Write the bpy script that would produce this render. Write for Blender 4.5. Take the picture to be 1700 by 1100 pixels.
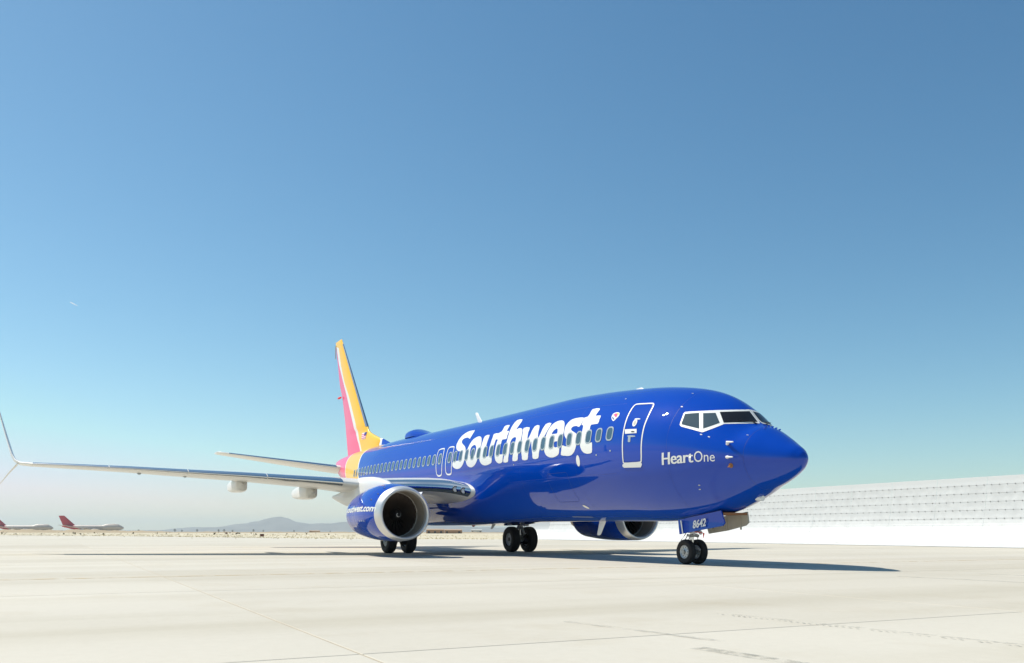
import bpy, bmesh, math, random
import numpy as np
from mathutils import Vector, Matrix
from mathutils.geometry import tessellate_polygon

for _o in list(bpy.data.objects):
    bpy.data.objects.remove(_o)
scene = bpy.context.scene
COL = scene.collection
R_ = math.radians

# ------------------------------------------------------------------ camera
cam_d = bpy.data.cameras.new('camera')
cam = bpy.data.objects.new('camera', cam_d)
COL.objects.link(cam)
_right = Vector((0.461763, 0.887002, 0.001516))
_up = Vector((-0.0007, -0.001345, 0.999999))
_fwd = Vector((-0.887003, 0.461763, 0.0))
cam.matrix_world = Matrix(((_right.x, _up.x, -_fwd.x, 15.3394),
                           (_right.y, _up.y, -_fwd.y, -15.7788),
                           (_right.z, _up.z, -_fwd.z, 0.8735),
                           (0, 0, 0, 1)))
cam_d.sensor_width = 36.0
cam_d.lens = 36.0 * 1479.848 / 1700.0
cam_d.shift_y = 333.29 / 1700.0
cam_d.clip_start = 0.1
cam_d.clip_end = 60000
scene.camera = cam
scene.render.resolution_x = 1024
scene.render.resolution_y = 663

# ------------------------------------------------------------------ sky and sun
SUN_TO = Vector((-0.57, -0.47, 1.0)).normalized()
SUN_EL = math.asin(SUN_TO.z)
SUN_AZ = math.atan2(SUN_TO.x, SUN_TO.y)
world = bpy.data.worlds.new('World')
scene.world = world
world.use_nodes = True
wn = world.node_tree.nodes
wl = world.node_tree.links
for n in list(wn):
    wn.remove(n)
sky = wn.new('ShaderNodeTexSky')
sky.sky_type = 'NISHITA'
sky.sun_disc = False
sky.sun_elevation = SUN_EL
sky.sun_rotation = SUN_AZ
sky.altitude = 700
sky.air_density = 1.0
sky.dust_density = 0.7
sky.ozone_density = 4.0
bg = wn.new('ShaderNodeBackground')
bg.inputs[1].default_value = 0.10
wo = wn.new('ShaderNodeOutputWorld')
# clear desert air: one even grade over the whole sky dome (deeper blue aloft, pale at the horizon)
EXPO = 0.38
sep = wn.new('ShaderNodeSeparateColor'); cmb = wn.new('ShaderNodeCombineColor')
wl.new(sky.outputs[0], sep.inputs[0])
for ch, (gain, gam, cap) in enumerate(((1.74, 1.33, .60), (1.54, 1.12, .60), (1.24, .99, .76))):
    prev = sep.outputs[ch]
    for op, val in (('MULTIPLY', 0.1), ('MINIMUM', cap), ('POWER', gam), ('MULTIPLY', gain / 2 ** EXPO / 0.1)):
        mt = wn.new('ShaderNodeMath'); mt.operation = op; mt.inputs[1].default_value = val
        wl.new(prev, mt.inputs[0]); prev = mt.outputs[0]
    wl.new(prev, cmb.inputs[ch])
wl.new(cmb.outputs[0], bg.inputs[0])
wl.new(bg.outputs[0], wo.inputs[0])

sun_d = bpy.data.lights.new('sun', 'SUN')
sun_d.energy = 4.2
sun_d.angle = R_(0.53)
sun_d.color = (1.0, 0.95, 0.86)
sun = bpy.data.objects.new('sun', sun_d)
sun.rotation_euler = (-SUN_TO).to_track_quat('-Z', 'Y').to_euler()
sun.location = (-60, -50, 100)
COL.objects.link(sun)

vs = scene.view_settings
vs.view_transform = 'Standard'
vs.look = 'None'
vs.gamma = 1.0
vs.exposure = EXPO
vs.use_curve_mapping = False
scene.render.engine = 'CYCLES'
scene.cycles.max_bounces = 8
scene.cycles.volume_bounces = 0

# ------------------------------------------------------------------ helpers
def tag(o, label=None, cat=None, group=None, kind=None):
    if label: o['label'] = label
    if cat: o['category'] = cat
    if group: o['group'] = group
    if kind: o['kind'] = kind
    return o

def empty(name, loc, label, cat, group=None):
    o = bpy.data.objects.new(name, None)
    o.empty_display_size = 0.5
    COL.objects.link(o)
    o.location = loc
    return tag(o, label, cat, group)

def wmat(o):
    m = o.matrix_parent_inverse @ o.matrix_basis if o.parent else o.matrix_basis
    return wmat(o.parent) @ m if o.parent else m.copy()

def adopt(o, parent):
    """parent o keeping its world place"""
    if parent is not None:
        o.parent = parent
        o.matrix_parent_inverse = wmat(parent).inverted()
    return o

def link_mesh(name, me, parent=None):
    o = bpy.data.objects.new(name, me)
    COL.objects.link(o)
    return adopt(o, parent)

class MB:
    """collects verts / faces for one mesh"""
    def __init__(s):
        s.v = []; s.f = []; s.m = []; s.cur = 0
    def add(s, vs, fs, m=None):
        b = len(s.v)
        s.v += [tuple(float(c) for c in p) for p in vs]
        s.f += [tuple(b + i for i in f) for f in fs]
        s.m += [s.cur if m is None else m] * len(fs)
        return s
    def grid(s, G, close_u=False, close_v=False, flip=False, mats=None):
        G = np.asarray(G, float); nu, nv = G.shape[:2]
        fs = []; ms = []
        for i in range(nu if close_u else nu - 1):
            for j in range(nv if close_v else nv - 1):
                a = i * nv + j; b = i * nv + (j + 1) % nv
                c = ((i + 1) % nu) * nv + (j + 1) % nv; d = ((i + 1) % nu) * nv + j
                fs.append((a, d, c, b) if flip else (a, b, c, d))
                ms.append(s.cur if mats is None else mats[i])
        b0 = len(s.v)
        s.v += [tuple(p) for p in G.reshape(-1, 3)]
        s.f += [tuple(b0 + i for i in f) for f in fs]
        s.m += ms
        return s
    def box(s, c, d, rot=None, bev=0.0):
        bm = bmesh.new()
        bmesh.ops.create_cube(bm, size=1)
        for v in bm.verts:
            v.co = Vector((v.co.x * d[0], v.co.y * d[1], v.co.z * d[2]))
        if bev > 0:
            bmesh.ops.bevel(bm, geom=list(bm.edges), offset=bev, segments=2, affect='EDGES', profile=0.5)
        M = (rot or Matrix.Identity(3)).to_4x4(); M.translation = Vector(c)
        bm.transform(M)
        s.bm(bm)
        return s
    def bm(s, bm, m=None):
        bm.verts.index_update()
        s.add([v.co for v in bm.verts], [[v.index for v in f.verts] for f in bm.faces], m)
        bm.free()
        return s
    def tube(s, pts, rad, n=10, cap=True):
        pts = [Vector(p) for p in pts]
        rad = [rad] * len(pts) if isinstance(rad, (int, float)) else rad
        rings = []
        for i, p in enumerate(pts):
            t = (pts[min(i + 1, len(pts) - 1)] - pts[max(i - 1, 0)]).normalized()
            a = Vector((0, 0, 1)) if abs(t.z) < .9 else Vector((1, 0, 0))
            u = t.cross(a).normalized(); w = t.cross(u)
            rings.append([p + (u * math.cos(q) + w * math.sin(q)) * rad[i] for q in [2 * math.pi * k / n for k in range(n)]])
        b = len(s.v)
        s.grid([[tuple(q) for q in r] for r in rings], close_v=True)
        if cap:
            s.f.append(tuple(b + k for k in range(n))[::-1]); s.m.append(s.cur)
            e = b + (len(pts) - 1) * n
            s.f.append(tuple(e + k for k in range(n))); s.m.append(s.cur)
        return s
    def revolve(s, prof, c, axis='y', n=32, mats=None, close=False):
        """prof: (offset along axis, radius)"""
        G = []
        for (h, r) in prof:
            ring = []
            for k in range(n):
                q = 2 * math.pi * k / n; a, b = r * math.cos(q), r * math.sin(q)
                if axis == 'y': p = (a, h, b)
                elif axis == 'x': p = (h, a, b)
                else: p = (a, b, h)
                ring.append((p[0] + c[0], p[1] + c[1], p[2] + c[2]))
            G.append(ring)
        return s.grid(G, close_v=True, close_u=close, mats=mats)
    def build(s, name, mats, parent=None, smooth=True, angle=35, recalc=True):
        me = bpy.data.meshes.new(name)
        me.from_pydata(s.v, [], s.f)
        mats = mats if isinstance(mats, (list, tuple)) else [mats]
        for m in mats: me.materials.append(m)
        if len(mats) > 1:
            me.polygons.foreach_set('material_index', s.m)
        if recalc:
            bm = bmesh.new(); bm.from_mesh(me)
            bmesh.ops.remove_doubles(bm, verts=bm.verts, dist=1e-5)
            bmesh.ops.recalc_face_normals(bm, faces=bm.faces)
            bm.to_mesh(me); bm.free()
        if smooth:
            me.polygons.foreach_set('use_smooth', [True] * len(me.polygons))
            me.set_sharp_from_angle(angle=R_(angle))
        return link_mesh(name, me, parent)

def Vn(a): return Vector([float(x) for x in a])

# ------------------------------------------------------------------ materials
def new_mat(name):
    m = bpy.data.materials.new(name)
    m.use_nodes = True
    nt = m.node_tree
    return m, nt, nt.nodes, nt.links, nt.nodes['Principled BSDF']

def P(name, col, rough=.5, metal=0., coat=0., coat_r=.04, spec=.5, bump=None, var=None, ior=1.5, coat_ior=1.5):
    """principled material; var=(scale, amount) mottles the colour, bump=(scale, strength, dist)"""
    m, nt, N, L, b = new_mat(name)
    b.inputs['Base Color'].default_value = (*col, 1)
    b.inputs['Roughness'].default_value = rough
    b.inputs['Metallic'].default_value = metal
    b.inputs['Coat Weight'].default_value = coat
    b.inputs['Coat Roughness'].default_value = coat_r
    b.inputs['Specular IOR Level'].default_value = spec
    b.inputs['IOR'].default_value = ior
    b.inputs['Coat IOR'].default_value = coat_ior
    tc = N.new('ShaderNodeNewGeometry')
    if var:
        no = N.new('ShaderNodeTexNoise'); no.inputs['Scale'].default_value = var[0]; no.inputs['Detail'].default_value = 6
        L.new(tc.outputs['Position'], no.inputs['Vector'])
        mx = N.new('ShaderNodeMix'); mx.data_type = 'RGBA'
        k = var[1]
        mx.inputs[6].default_value = tuple(max(0, c * (1 - k)) for c in col) + (1,)
        mx.inputs[7].default_value = tuple(min(1, c * (1 + k)) for c in col) + (1,)
        L.new(no.outputs[0], mx.inputs[0]); L.new(mx.outputs[2], b.inputs['Base Color'])
    if bump:
        no = N.new('ShaderNodeTexNoise'); no.inputs['Scale'].default_value = bump[0]; no.inputs['Detail'].default_value = 3
        L.new(tc.outputs['Position'], no.inputs['Vector'])
        bp = N.new('ShaderNodeBump'); bp.inputs['Strength'].default_value = bump[1]; bp.inputs['Distance'].default_value = bump[2]
        L.new(no.outputs[0], bp.inputs['Height']); L.new(bp.outputs[0], b.inputs['Normal']); L.new(bp.outputs[0], b.inputs['Coat Normal'])
    return m

M = {}
M['blue'] = P('blue_paint', (.0, .050, .40), .4, coat=1., coat_r=.018, spec=.0, bump=(.9, .05, .012), coat_ior=1.52)
M['yellow'] = P('yellow_paint', (.95, .53, .015), .4, spec=.2, coat=.6, coat_r=.04)
M['red'] = P('warm_red_paint', (.86, .07, .21), .4, spec=.2, coat=.6, coat_r=.04)
M['white'] = P('white_paint', (.80, .79, .75), .45, coat=.5, coat_r=.05)
M['grey'] = P('wing_grey_paint', (.74, .72, .66), .35, coat=.4, coat_r=.08, var=(.8, .06))
M['fairing'] = P('grey_white_fairing', (.74, .73, .69), .4, coat=.3, coat_r=.08)
M['silver'] = P('bare_aluminium', (.62, .63, .64), .16, metal=1., bump=(3., .05, .01))
M['lip'] = P('polished_inlet_lip', (.72, .70, .67), .36, metal=.6, bump=(4., .04, .01))
M['seam'] = P('seam_line', (.004, .03, .26), .5)
M['pane'] = P('cabin_pane', (.05, .105, .15), .05, spec=.8, var=(2.1, .55))
M['winframe'] = P('window_frame_grey', (.42, .46, .48), .35, metal=.3)
M['cockpit'] = P('cockpit_glass', (.012, .010, .010), .03, spec=.6)
M['cockside'] = P('cockpit_side_glass', (.05, .075, .09), .04, spec=.9)
M['rubber'] = P('tyre_rubber', (.014, .012, .011), .75, var=(9., .3))
M['rim'] = P('wheel_rim', (.52, .53, .52), .4, metal=.35)
M['gear'] = P('gear_leg_paint', (.42, .41, .38), .45, metal=.2, var=(7., .15))
M['chrome'] = P('oleo_chrome', (.7, .7, .7), .12, metal=1.)
M['bay'] = P('wheel_bay_paint', (.50, .47, .38), .6, var=(5., .15))
M['rust'] = P('bay_primer', (.30, .13, .05), .7)
M['dark'] = P('dark_metal', (.03, .028, .028), .5, metal=.5)
M['blade'] = P('titanium_fan_blade', (.11, .085, .07), .36, metal=.75)
M['duct'] = P('inlet_duct', (.36, .31, .25), .5, metal=.2)
M['spinner'] = P('spinner_black', (.012, .011, .012), .35)
M['exhaust'] = P('exhaust_metal', (.32, .27, .22), .38, metal=.9)
M['redtag'] = P('red_flag', (.75, .02, .03), .6)
M['lens'] = P('lamp_lens', (.75, .77, .78), .08, spec=.8)
M['flagblue'] = P('flag_blue', (.02, .05, .25), .5)

# ------------------------------------------------------------------ airliner body form
def pchip(xs, ys):
    xs = np.asarray(xs, float); ys = np.asarray(ys, float); h = np.diff(xs); d = np.diff(ys) / h
    m = np.zeros_like(xs)
    for i in range(1, len(xs) - 1):
        if d[i - 1] * d[i] > 0:
            w1 = 2 * h[i] + h[i - 1]; w2 = h[i] + 2 * h[i - 1]
            m[i] = (w1 + w2) / (w1 / d[i - 1] + w2 / d[i])
    m[0] = d[0]; m[-1] = d[-1]
    def f(x):
        x = np.asarray(x, float); i = np.clip(np.searchsorted(xs, x) - 1, 0, len(h) - 1); t = (x - xs[i]) / h[i]
        return ((1 + 2 * t) * (1 - t) ** 2 * ys[i] + t * (1 - t) ** 2 * h[i] * m[i]
                + t * t * (3 - 2 * t) * ys[i + 1] + t * t * (t - 1) * h[i] * m[i + 1])
    return f

# metres aft of the nose tip; crown, keel, half-width, height of greatest width, section exponent
ST = [0, 0.05, 0.065, 0.1, 0.17, 0.2, 0.45, 0.8, 1.2, 1.45, 1.6, 2.0, 2.5, 3.0, 3.6, 4.4, 5.2, 6, 8, 10, 14, 22, 26, 29, 32, 35, 37, 38]
FZT = pchip(np.sqrt(ST), [2.62, 2.62, 2.69, 2.765, 2.835, 2.865, 3.025, 3.25, 3.47, 3.555, 3.66, 4.045, 4.365, 4.575, 4.75, 4.91, 5.025, 5.105, 5.25, 5.325, 5.335, 5.415, 5.46, 5.455, 5.43, 5.36, 5.28, 5.2])
FZB = pchip(np.sqrt(ST), [2.62, 2.62, 2.555, 2.485, 2.395, 2.37, 2.22, 2.065, 1.925, 1.811, 1.745, 1.59, 1.43, 1.33, 1.255, 1.205, 1.19, 1.2, 1.22, 1.235, 1.24, 1.24, 1.42, 2.0, 2.75, 3.6, 4.25, 4.75])
FW = pchip(np.sqrt(ST), [0, 0, 0.075, 0.145, 0.215, 0.25, 0.435, 0.64, 0.87, 0.994, 1.06, 1.21, 1.37, 1.5, 1.63, 1.75, 1.83, 1.865, 1.88, 1.88, 1.88, 1.88, 1.85, 1.68, 1.32, 0.85, 0.45, 0.17])
FZC = pchip(np.sqrt(ST), [2.62, 2.62, 2.62, 2.62, 2.62, 2.63, 2.66, 2.7, 2.76, 2.803, 2.83, 2.9, 3.0, 3.08, 3.16, 3.24, 3.3, 3.33, 3.37, 3.38, 3.4, 3.46, 3.5, 3.62, 4.0, 4.45, 4.75, 4.97])
FEX = pchip(np.sqrt(ST), [2, 2, 2, 2, 2, 2, 2, 1.92, 1.85, 1.75, 1.68, 1.62, 1.64, 1.75, 1.9, 1.97, 2, 2, 2, 2, 2, 2, 2, 2, 2, 2, 2, 2])

def fsurf(x, t):
    """fuselage point at station x (negative aft) and roll angle t (radians, 0 crown, negative starboard)"""
    x = np.asarray(x, float); t = np.asarray(t, float)
    a = np.sqrt(np.maximum(-x, 0)); zt, zb, w, zc, n = FZT(a), FZB(a), FW(a), FZC(a), FEX(a)
    c = np.cos(t); s = np.sin(t)
    n = np.where(c > 0, n, 2.0)
    sy = np.sign(s) * np.abs(s) ** (2 / n); cz = np.sign(c) * np.abs(c) ** (2 / n)
    return np.stack([x + 0 * t, w * sy, np.where(c > 0, zc + (zt - zc) * cz, zc + (zc - zb) * cz)], -1)

def fnorm(x, t):
    e = 1e-3
    du = fsurf(x + e, t) - fsurf(x - e, t); dv = fsurf(x, t + e) - fsurf(x, t - e)
    n = np.cross(dv, du); n /= np.maximum(np.linalg.norm(n, axis=-1, keepdims=True), 1e-9)
    c = fsurf(x, t); c0 = np.stack([c[..., 0], 0 * c[..., 0], FZC(np.sqrt(np.maximum(-c[..., 0], 0)))], -1)
    s = np.sign(((c - c0) * n).sum(-1, keepdims=True)); s[s == 0] = 1
    return n * s

KT = 0.0328   # metres per degree of roll, about
def flat_polys(polys, sx=.12, st=4.0):
    """triangulate polygons with holes in (x, t deg) and cut them finely enough to bend"""
    pl = [[Vector((x, t * KT, 0)) for x, t in q] for q in polys]
    flat = [v for q in pl for v in q]
    tris = tessellate_polygon(pl)
    bm = bmesh.new()
    vs = [bm.verts.new(v) for v in flat]
    for a, b, c in tris:
        try: bm.faces.new((vs[a], vs[b], vs[c]))
        except ValueError: pass
    cut_bm(bm, sx, st * KT)
    return bm

def cut_bm(bm, sx, sy):
    xs = [v.co.x for v in bm.verts]; ys = [v.co.y for v in bm.verts]
    for ax, lo, hi, st in ((0, min(xs), max(xs), sx), (1, min(ys), max(ys), sy)):
        k = math.ceil(lo / st)
        while k * st < hi:
            no = Vector((1, 0, 0)) if ax == 0 else Vector((0, 1, 0))
            bmesh.ops.bisect_plane(bm, geom=list(bm.verts) + list(bm.edges) + list(bm.faces), dist=1e-6, plane_co=no * (k * st), plane_no=no)
            k += 1

def wrap_bm(bm, off, fs=fsurf, fn=fnorm):
    co = np.array([v.co for v in bm.verts]); x = co[:, 0]; t = np.radians(co[:, 1] / KT)
    p = fs(x, t) + (off + .0012 * np.round(co[:, 2]))[:, None] * fn(x, t)
    for v, q in zip(bm.verts, p): v.co = q
    bmesh.ops.recalc_face_normals(bm, faces=bm.faces)
    # outward
    if len(bm.faces):
        bm.normal_update(); s = 0
        n = fn(x, t); bm.verts.index_update()
        for f in bm.faces: s += f.normal.dot(Vn(n[f.verts[0].index]))
        if s < 0: bmesh.ops.reverse_faces(bm, faces=bm.faces)

def bm_obj(bm, name, mat, parent, smooth=True):
    me = bpy.data.meshes.new(name)
    bm.to_mesh(me); bm.free()
    me.materials.append(mat)
    if smooth: me.polygons.foreach_set('use_smooth', [True] * len(me.polygons))
    return link_mesh(name, me, parent)

def decal(name, polys, mat, parent, off=.004, sx=.12, st=4.):
    bm = flat_polys(polys, sx, st)
    wrap_bm(bm, off)
    return bm_obj(bm, name, mat, parent)

def smooth_loop(pts, k=3):
    """closed Catmull-Rom through pts, corners stay rounded"""
    out = []; n = len(pts)
    for i in range(n):
        p0, p1, p2, p3 = [np.array(pts[(i + j) % n], float) for j in (-1, 0, 1, 2)]
        for s in range(k):
            u = s / k
            out.append(tuple(.5 * ((2 * p1) + (p2 - p0) * u + (2 * p0 - 5 * p1 + 4 * p2 - p3) * u * u + (3 * p1 - p0 - 3 * p2 + p3) * u ** 3)))
    return out

def stroke(pts, width):
    """ring polygon (outer, inner) around a closed (x, t) centreline"""
    q = np.array([(x, t * KT) for x, t in pts]); n = len(q)
    area = sum(q[i][0] * q[(i + 1) % n][1] - q[(i + 1) % n][0] * q[i][1] for i in range(n))
    o, i_ = [], []
    for k in range(n):
        d = q[(k + 1) % n] - q[k - 1]; d /= max(np.linalg.norm(d), 1e-9)
        nn = np.array([d[1], -d[0]]) * (1 if area > 0 else -1)
        a = q[k] + nn * width / 2; b = q[k] - nn * width / 2
        o.append((a[0], a[1] / KT)); i_.append((b[0], b[1] / KT))
    return o, i_

def ellipse(c, rx, rs, n=14, tilt=0.):
    out = []
    for k in range(n):
        q = 2 * math.pi * k / n; a, b = rx * math.cos(q), rs * math.sin(q)
        out.append((c[0] + a * math.cos(tilt) - b * math.sin(tilt), c[1] + (a * math.sin(tilt) + b * math.cos(tilt)) / KT))
    return out

def rrect(c, hx, hs, r, k=4):
    out = []
    for sx, ss, a0 in ((1, 1, 0), (-1, 1, 90), (-1, -1, 180), (1, -1, 270)):
        for j in range(k + 1):
            q = R_(a0 + 90 * j / k)
            out.append((c[0] + sx * (hx - r) + r * math.cos(q), c[1] + (ss * (hs - r) + r * math.sin(q)) / KT))
    return out

def t_of_z(x, z):
    a = math.sqrt(-x); zc, zt, zb = float(FZC(a)), float(FZT(a)), float(FZB(a))
    c = (z - zc) / ((zt - zc) if z > zc else (zc - zb))
    return -math.degrees(math.acos(max(-1, min(1, c))))

# traced on the fuselage surface: (station x, roll angle in degrees)
TITLE = [[[(-15.4061,-46.919),(-15.3269,-58.602),(-15.5219,-56.917),(-15.7057,-56.062),(-15.9059,-56.362),(-16.0181,-57.861),(-16.0198,-60.108),(-15.9445,-62.25),(-15.7805,-64.659),(-15.5186,-67.819),(-15.3593,-71.017),(-15.2731,-75.11),(-15.2296,-79.755),(-15.2622,-84.156),(-15.3444,-88.058),(-15.4808,-91.008),(-15.6667,-92.701),(-15.8832,-93.174),(-16.0977,-92.393),(-16.2828,-90.781),(-16.3592,-88.865),(-16.3663,-86.586),(-16.3226,-84.392),(-16.2488,-83.391),(-16.0246,-84.042),(-15.8251,-84.269),(-15.6917,-83.325),(-15.6382,-80.798),(-15.6309,-77.775),(-15.6717,-75.379),(-15.7739,-73.592),(-15.9766,-72.738),(-16.1666,-70.698),(-16.302,-67.921),(-16.3911,-64.327),(-16.4186,-60.759),(-16.4144,-55.247),(-16.3408,-50.553),(-16.2035,-47.593),(-16.0302,-45.532),(-15.7739,-45.228),(-15.5707,-45.72)]],[[(-14.7084,-58.311),(-14.5439,-58.131),(-14.3631,-59.226),(-14.208,-61.987),(-14.075,-66.425),(-14.0164,-71.237),(-14.0152,-77.213),(-14.0581,-82.925),(-14.169,-88.426),(-14.3389,-91.825),(-14.5432,-93.235),(-14.7453,-93.182),(-14.9452,-91.512),(-15.0819,-88.171),(-15.1291,-83.677),(-15.1468,-78.427),(-15.153,-73.071),(-15.1148,-68.441),(-15.0453,-63.726),(-14.9275,-60.249)],[(-14.6182,-68.526),(-14.4771,-70.065),(-14.38,-72.614),(-14.3533,-77.182),(-14.4111,-81.465),(-14.5332,-83.762),(-14.6815,-83.245),(-14.7945,-80.663),(-14.8482,-76.82),(-14.8612,-72.987),(-14.8123,-69.999)]],[[(-13.9927,-59.461),(-13.6184,-59.23),(-13.5627,-66.29),(-13.5358,-73.201),(-13.548,-78.283),(-13.5556,-83.616),(-13.5113,-84.484),(-13.2938,-84.724),(-13.2023,-84.006),(-13.208,-80.479),(-13.226,-75.431),(-13.2115,-69.566),(-13.2447,-62.477),(-13.2569,-59.159),(-12.9219,-59.443),(-12.8886,-64.75),(-12.8858,-70.446),(-12.8956,-76.235),(-12.9133,-81.836),(-12.9225,-86.666),(-12.927,-91.321),(-13.1315,-92.835),(-13.4018,-93.454),(-13.6167,-92.793),(-13.805,-90.785),(-13.9141,-87.492),(-13.9501,-83.865),(-13.9645,-78.79),(-13.9695,-72.113),(-13.9846,-65.885)]],[[(-12.7179,-50.409),(-12.334,-50.785),(-12.2814,-58.745),(-12.0768,-59.208),(-12.0535,-64.603),(-12.0216,-68.797),(-12.3254,-68.667),(-12.3411,-72.628),(-12.3337,-76.898),(-12.3189,-82.462),(-12.2836,-84.448),(-12.1591,-84.986),(-12.0506,-84.68),(-12.0556,-88.431),(-12.0872,-92.451),(-12.3024,-93.478),(-12.4774,-92.391),(-12.6134,-90.017),(-12.6863,-85.778),(-12.7068,-81.598),(-12.7176,-75.957),(-12.7263,-70.138),(-12.7097,-67.572),(-12.8883,-66.678),(-12.8943,-62.767),(-12.9044,-59.501),(-12.7094,-58.091),(-12.6922,-54.307)]],[[(-12.027,-44.939),(-11.5947,-46.004),(-11.5141,-52.783),(-11.5527,-59.264),(-11.407,-58.583),(-11.2285,-58.977),(-11.0878,-60.482),(-10.9988,-63.059),(-10.8995,-69.519),(-10.8813,-77.098),(-10.9021,-84.299),(-10.9403,-89.403),(-10.9821,-93.011),(-11.314,-92.898),(-11.3109,-88.636),(-11.2862,-83.434),(-11.2626,-76.806),(-11.2624,-71.296),(-11.302,-69.418),(-11.4163,-68.585),(-11.5241,-69.136),(-11.6038,-71.053),(-11.6238,-73.813),(-11.6071,-80.022),(-11.6088,-86.033),(-11.6387,-89.938),(-11.6781,-93.156),(-11.9985,-92.905),(-11.9704,-88.604),(-11.9316,-81.972),(-11.9202,-75.136),(-11.9432,-67.923),(-12.0147,-60.062),(-12.0649,-52.328)]],[[(-11.0037,-59.472),(-10.5619,-60.401),(-10.5104,-65.591),(-10.4648,-69.954),(-10.3869,-73.579),(-10.2941,-69.069),(-10.2165,-60.243),(-9.8883,-60.636),(-9.7829,-67.827),(-9.7278,-72.048),(-9.6763,-74.301),(-9.5928,-70.074),(-9.4887,-60.325),(-9.12,-60.444),(-9.1809,-67.482),(-9.2792,-73.238),(-9.37,-78.818),(-9.4486,-84.616),(-9.5061,-89.773),(-9.5686,-93.713),(-9.9028,-93.386),(-9.9327,-89.481),(-10.0117,-83.001),(-10.1063,-76.318),(-10.1429,-79.803),(-10.1837,-83.876),(-10.2224,-88.867),(-10.2724,-93.463),(-10.6126,-93.203),(-10.6535,-89.872),(-10.72,-83.936),(-10.7705,-78.582),(-10.8338,-71.667),(-10.9144,-65.045)]],[[(-8.7887,-59.379),(-8.5981,-58.986),(-8.4125,-59.906),(-8.2769,-62.327),(-8.187,-66.077),(-8.1198,-70.959),(-8.0934,-75.563),(-8.1052,-80.705),(-8.5367,-80.497),(-8.5713,-83.219),(-8.5507,-85.431),(-8.4662,-86.363),(-8.3474,-86.019),(-8.2222,-85.567),(-8.2288,-88.922),(-8.2625,-92.478),(-8.4269,-94.058),(-8.6311,-94.66),(-8.8333,-94.125),(-9.0141,-92.413),(-9.1159,-90.008),(-9.1633,-86.817),(-9.2001,-83.003),(-9.2022,-79.857),(-9.1903,-75.416),(-9.1657,-70.227),(-9.0932,-64.962),(-8.9784,-61.38)],[(-8.6933,-68.123),(-8.6258,-67.49),(-8.5437,-68.52),(-8.4981,-71.304),(-8.5147,-72.9),(-8.7264,-72.821),(-8.8297,-72.754),(-8.8087,-70.501),(-8.7572,-68.965)]],[[(-7.6226,-59.139),(-7.4386,-59.055),(-7.1898,-60.144),(-7.1905,-63.842),(-7.2605,-69.247),(-7.4312,-68.045),(-7.601,-67.966),(-7.6924,-69.076),(-7.7,-70.711),(-7.637,-72.171),(-7.4988,-73.788),(-7.3413,-75.738),(-7.2649,-78.109),(-7.2261,-81.915),(-7.2378,-85.567),(-7.2836,-89.727),(-7.3793,-92.732),(-7.5161,-94.6),(-7.6884,-95.104),(-7.8779,-94.62),(-8.1272,-93.533),(-8.0941,-89.834),(-8.0739,-85.291),(-7.8739,-86.662),(-7.7203,-86.693),(-7.629,-85.668),(-7.5904,-83.607),(-7.6343,-81.662),(-7.7375,-80.688),(-7.8401,-79.956),(-7.9515,-77.498),(-8.0436,-74.405),(-8.087,-71.044),(-8.1004,-66.996),(-8.0484,-63.333),(-7.9288,-60.459),(-7.7687,-59.313)]],[[(-7.0099,-50.296),(-6.6291,-50.342),(-6.5964,-54.63),(-6.5938,-59.178),(-6.3232,-59.432),(-6.2962,-63.772),(-6.2918,-68.21),(-6.6306,-68.506),(-6.6238,-73.098),(-6.6298,-78.153),(-6.6695,-83.021),(-6.6864,-85.126),(-6.6262,-86.152),(-6.5039,-86.26),(-6.4014,-85.965),(-6.3838,-89.63),(-6.4014,-94.233),(-6.5601,-95.025),(-6.6993,-94.824),(-6.8541,-93.566),(-6.9567,-91.346),(-7.0185,-88.433),(-7.0383,-85.357),(-7.0288,-81.085),(-7.0184,-76.743),(-7.0268,-72.257),(-7.0614,-68.235),(-7.1707,-67.651),(-7.1712,-63.888),(-7.1881,-59.93),(-7.0334,-59.221),(-6.991,-55.567)]]]
CK_FRAME = [(-3.0315,-65.082),(-3.0357,-64.23),(-3.0403,-63.377),(-3.0452,-62.524),(-3.0568,-59.221),(-3.0734,-55.878),(-3.0954,-52.472),(-3.09,-51.87),(-3.0847,-51.264),(-3.0797,-50.654),(-3.0427,-50.048),(-3.006,-49.435),(-2.9696,-48.813),(-2.8568,-47.067),(-2.7487,-45.178),(-2.6442,-43.151),(-2.546,-41.105),(-2.4502,-38.876),(-2.3602,-36.356),(-2.252,-32.823),(-2.1547,-28.663),(-2.0698,-23.722),(-1.9967,-17.721),(-1.9466,-9.85),(-1.9429,4.487),(-1.9305,4.637),(-1.9185,4.812),(-1.9068,5.008),(-1.8426,3.906),(-1.783,3.018),(-1.7239,2.076),(-1.6684,1.317),(-1.6053,-0.505),(-1.5345,-2.54),(-1.5268,-3.606),(-1.5193,-4.604),(-1.5119,-5.558),(-1.5484,-16.385),(-1.6112,-24.694),(-1.6862,-31.851),(-1.7656,-38.012),(-1.8573,-43.353),(-1.963,-47.742),(-1.9638,-48.091),(-1.9645,-48.439),(-1.9653,-48.786),(-2.0126,-52.028),(-2.0641,-55.066),(-2.1193,-57.947),(-2.1785,-60.647),(-2.241,-63.228),(-2.3068,-65.701),(-2.3183,-65.982),(-2.3299,-66.26),(-2.3416,-66.536),(-2.3618,-66.544),(-2.3821,-66.548),(-2.4025,-66.548),(-2.4972,-66.514),(-2.5933,-66.463),(-2.6898,-66.456),(-2.7807,-66.504),(-2.8729,-66.533),(-2.9669,-66.518),(-2.9883,-66.039),(-3.0098,-65.559)]
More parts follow.
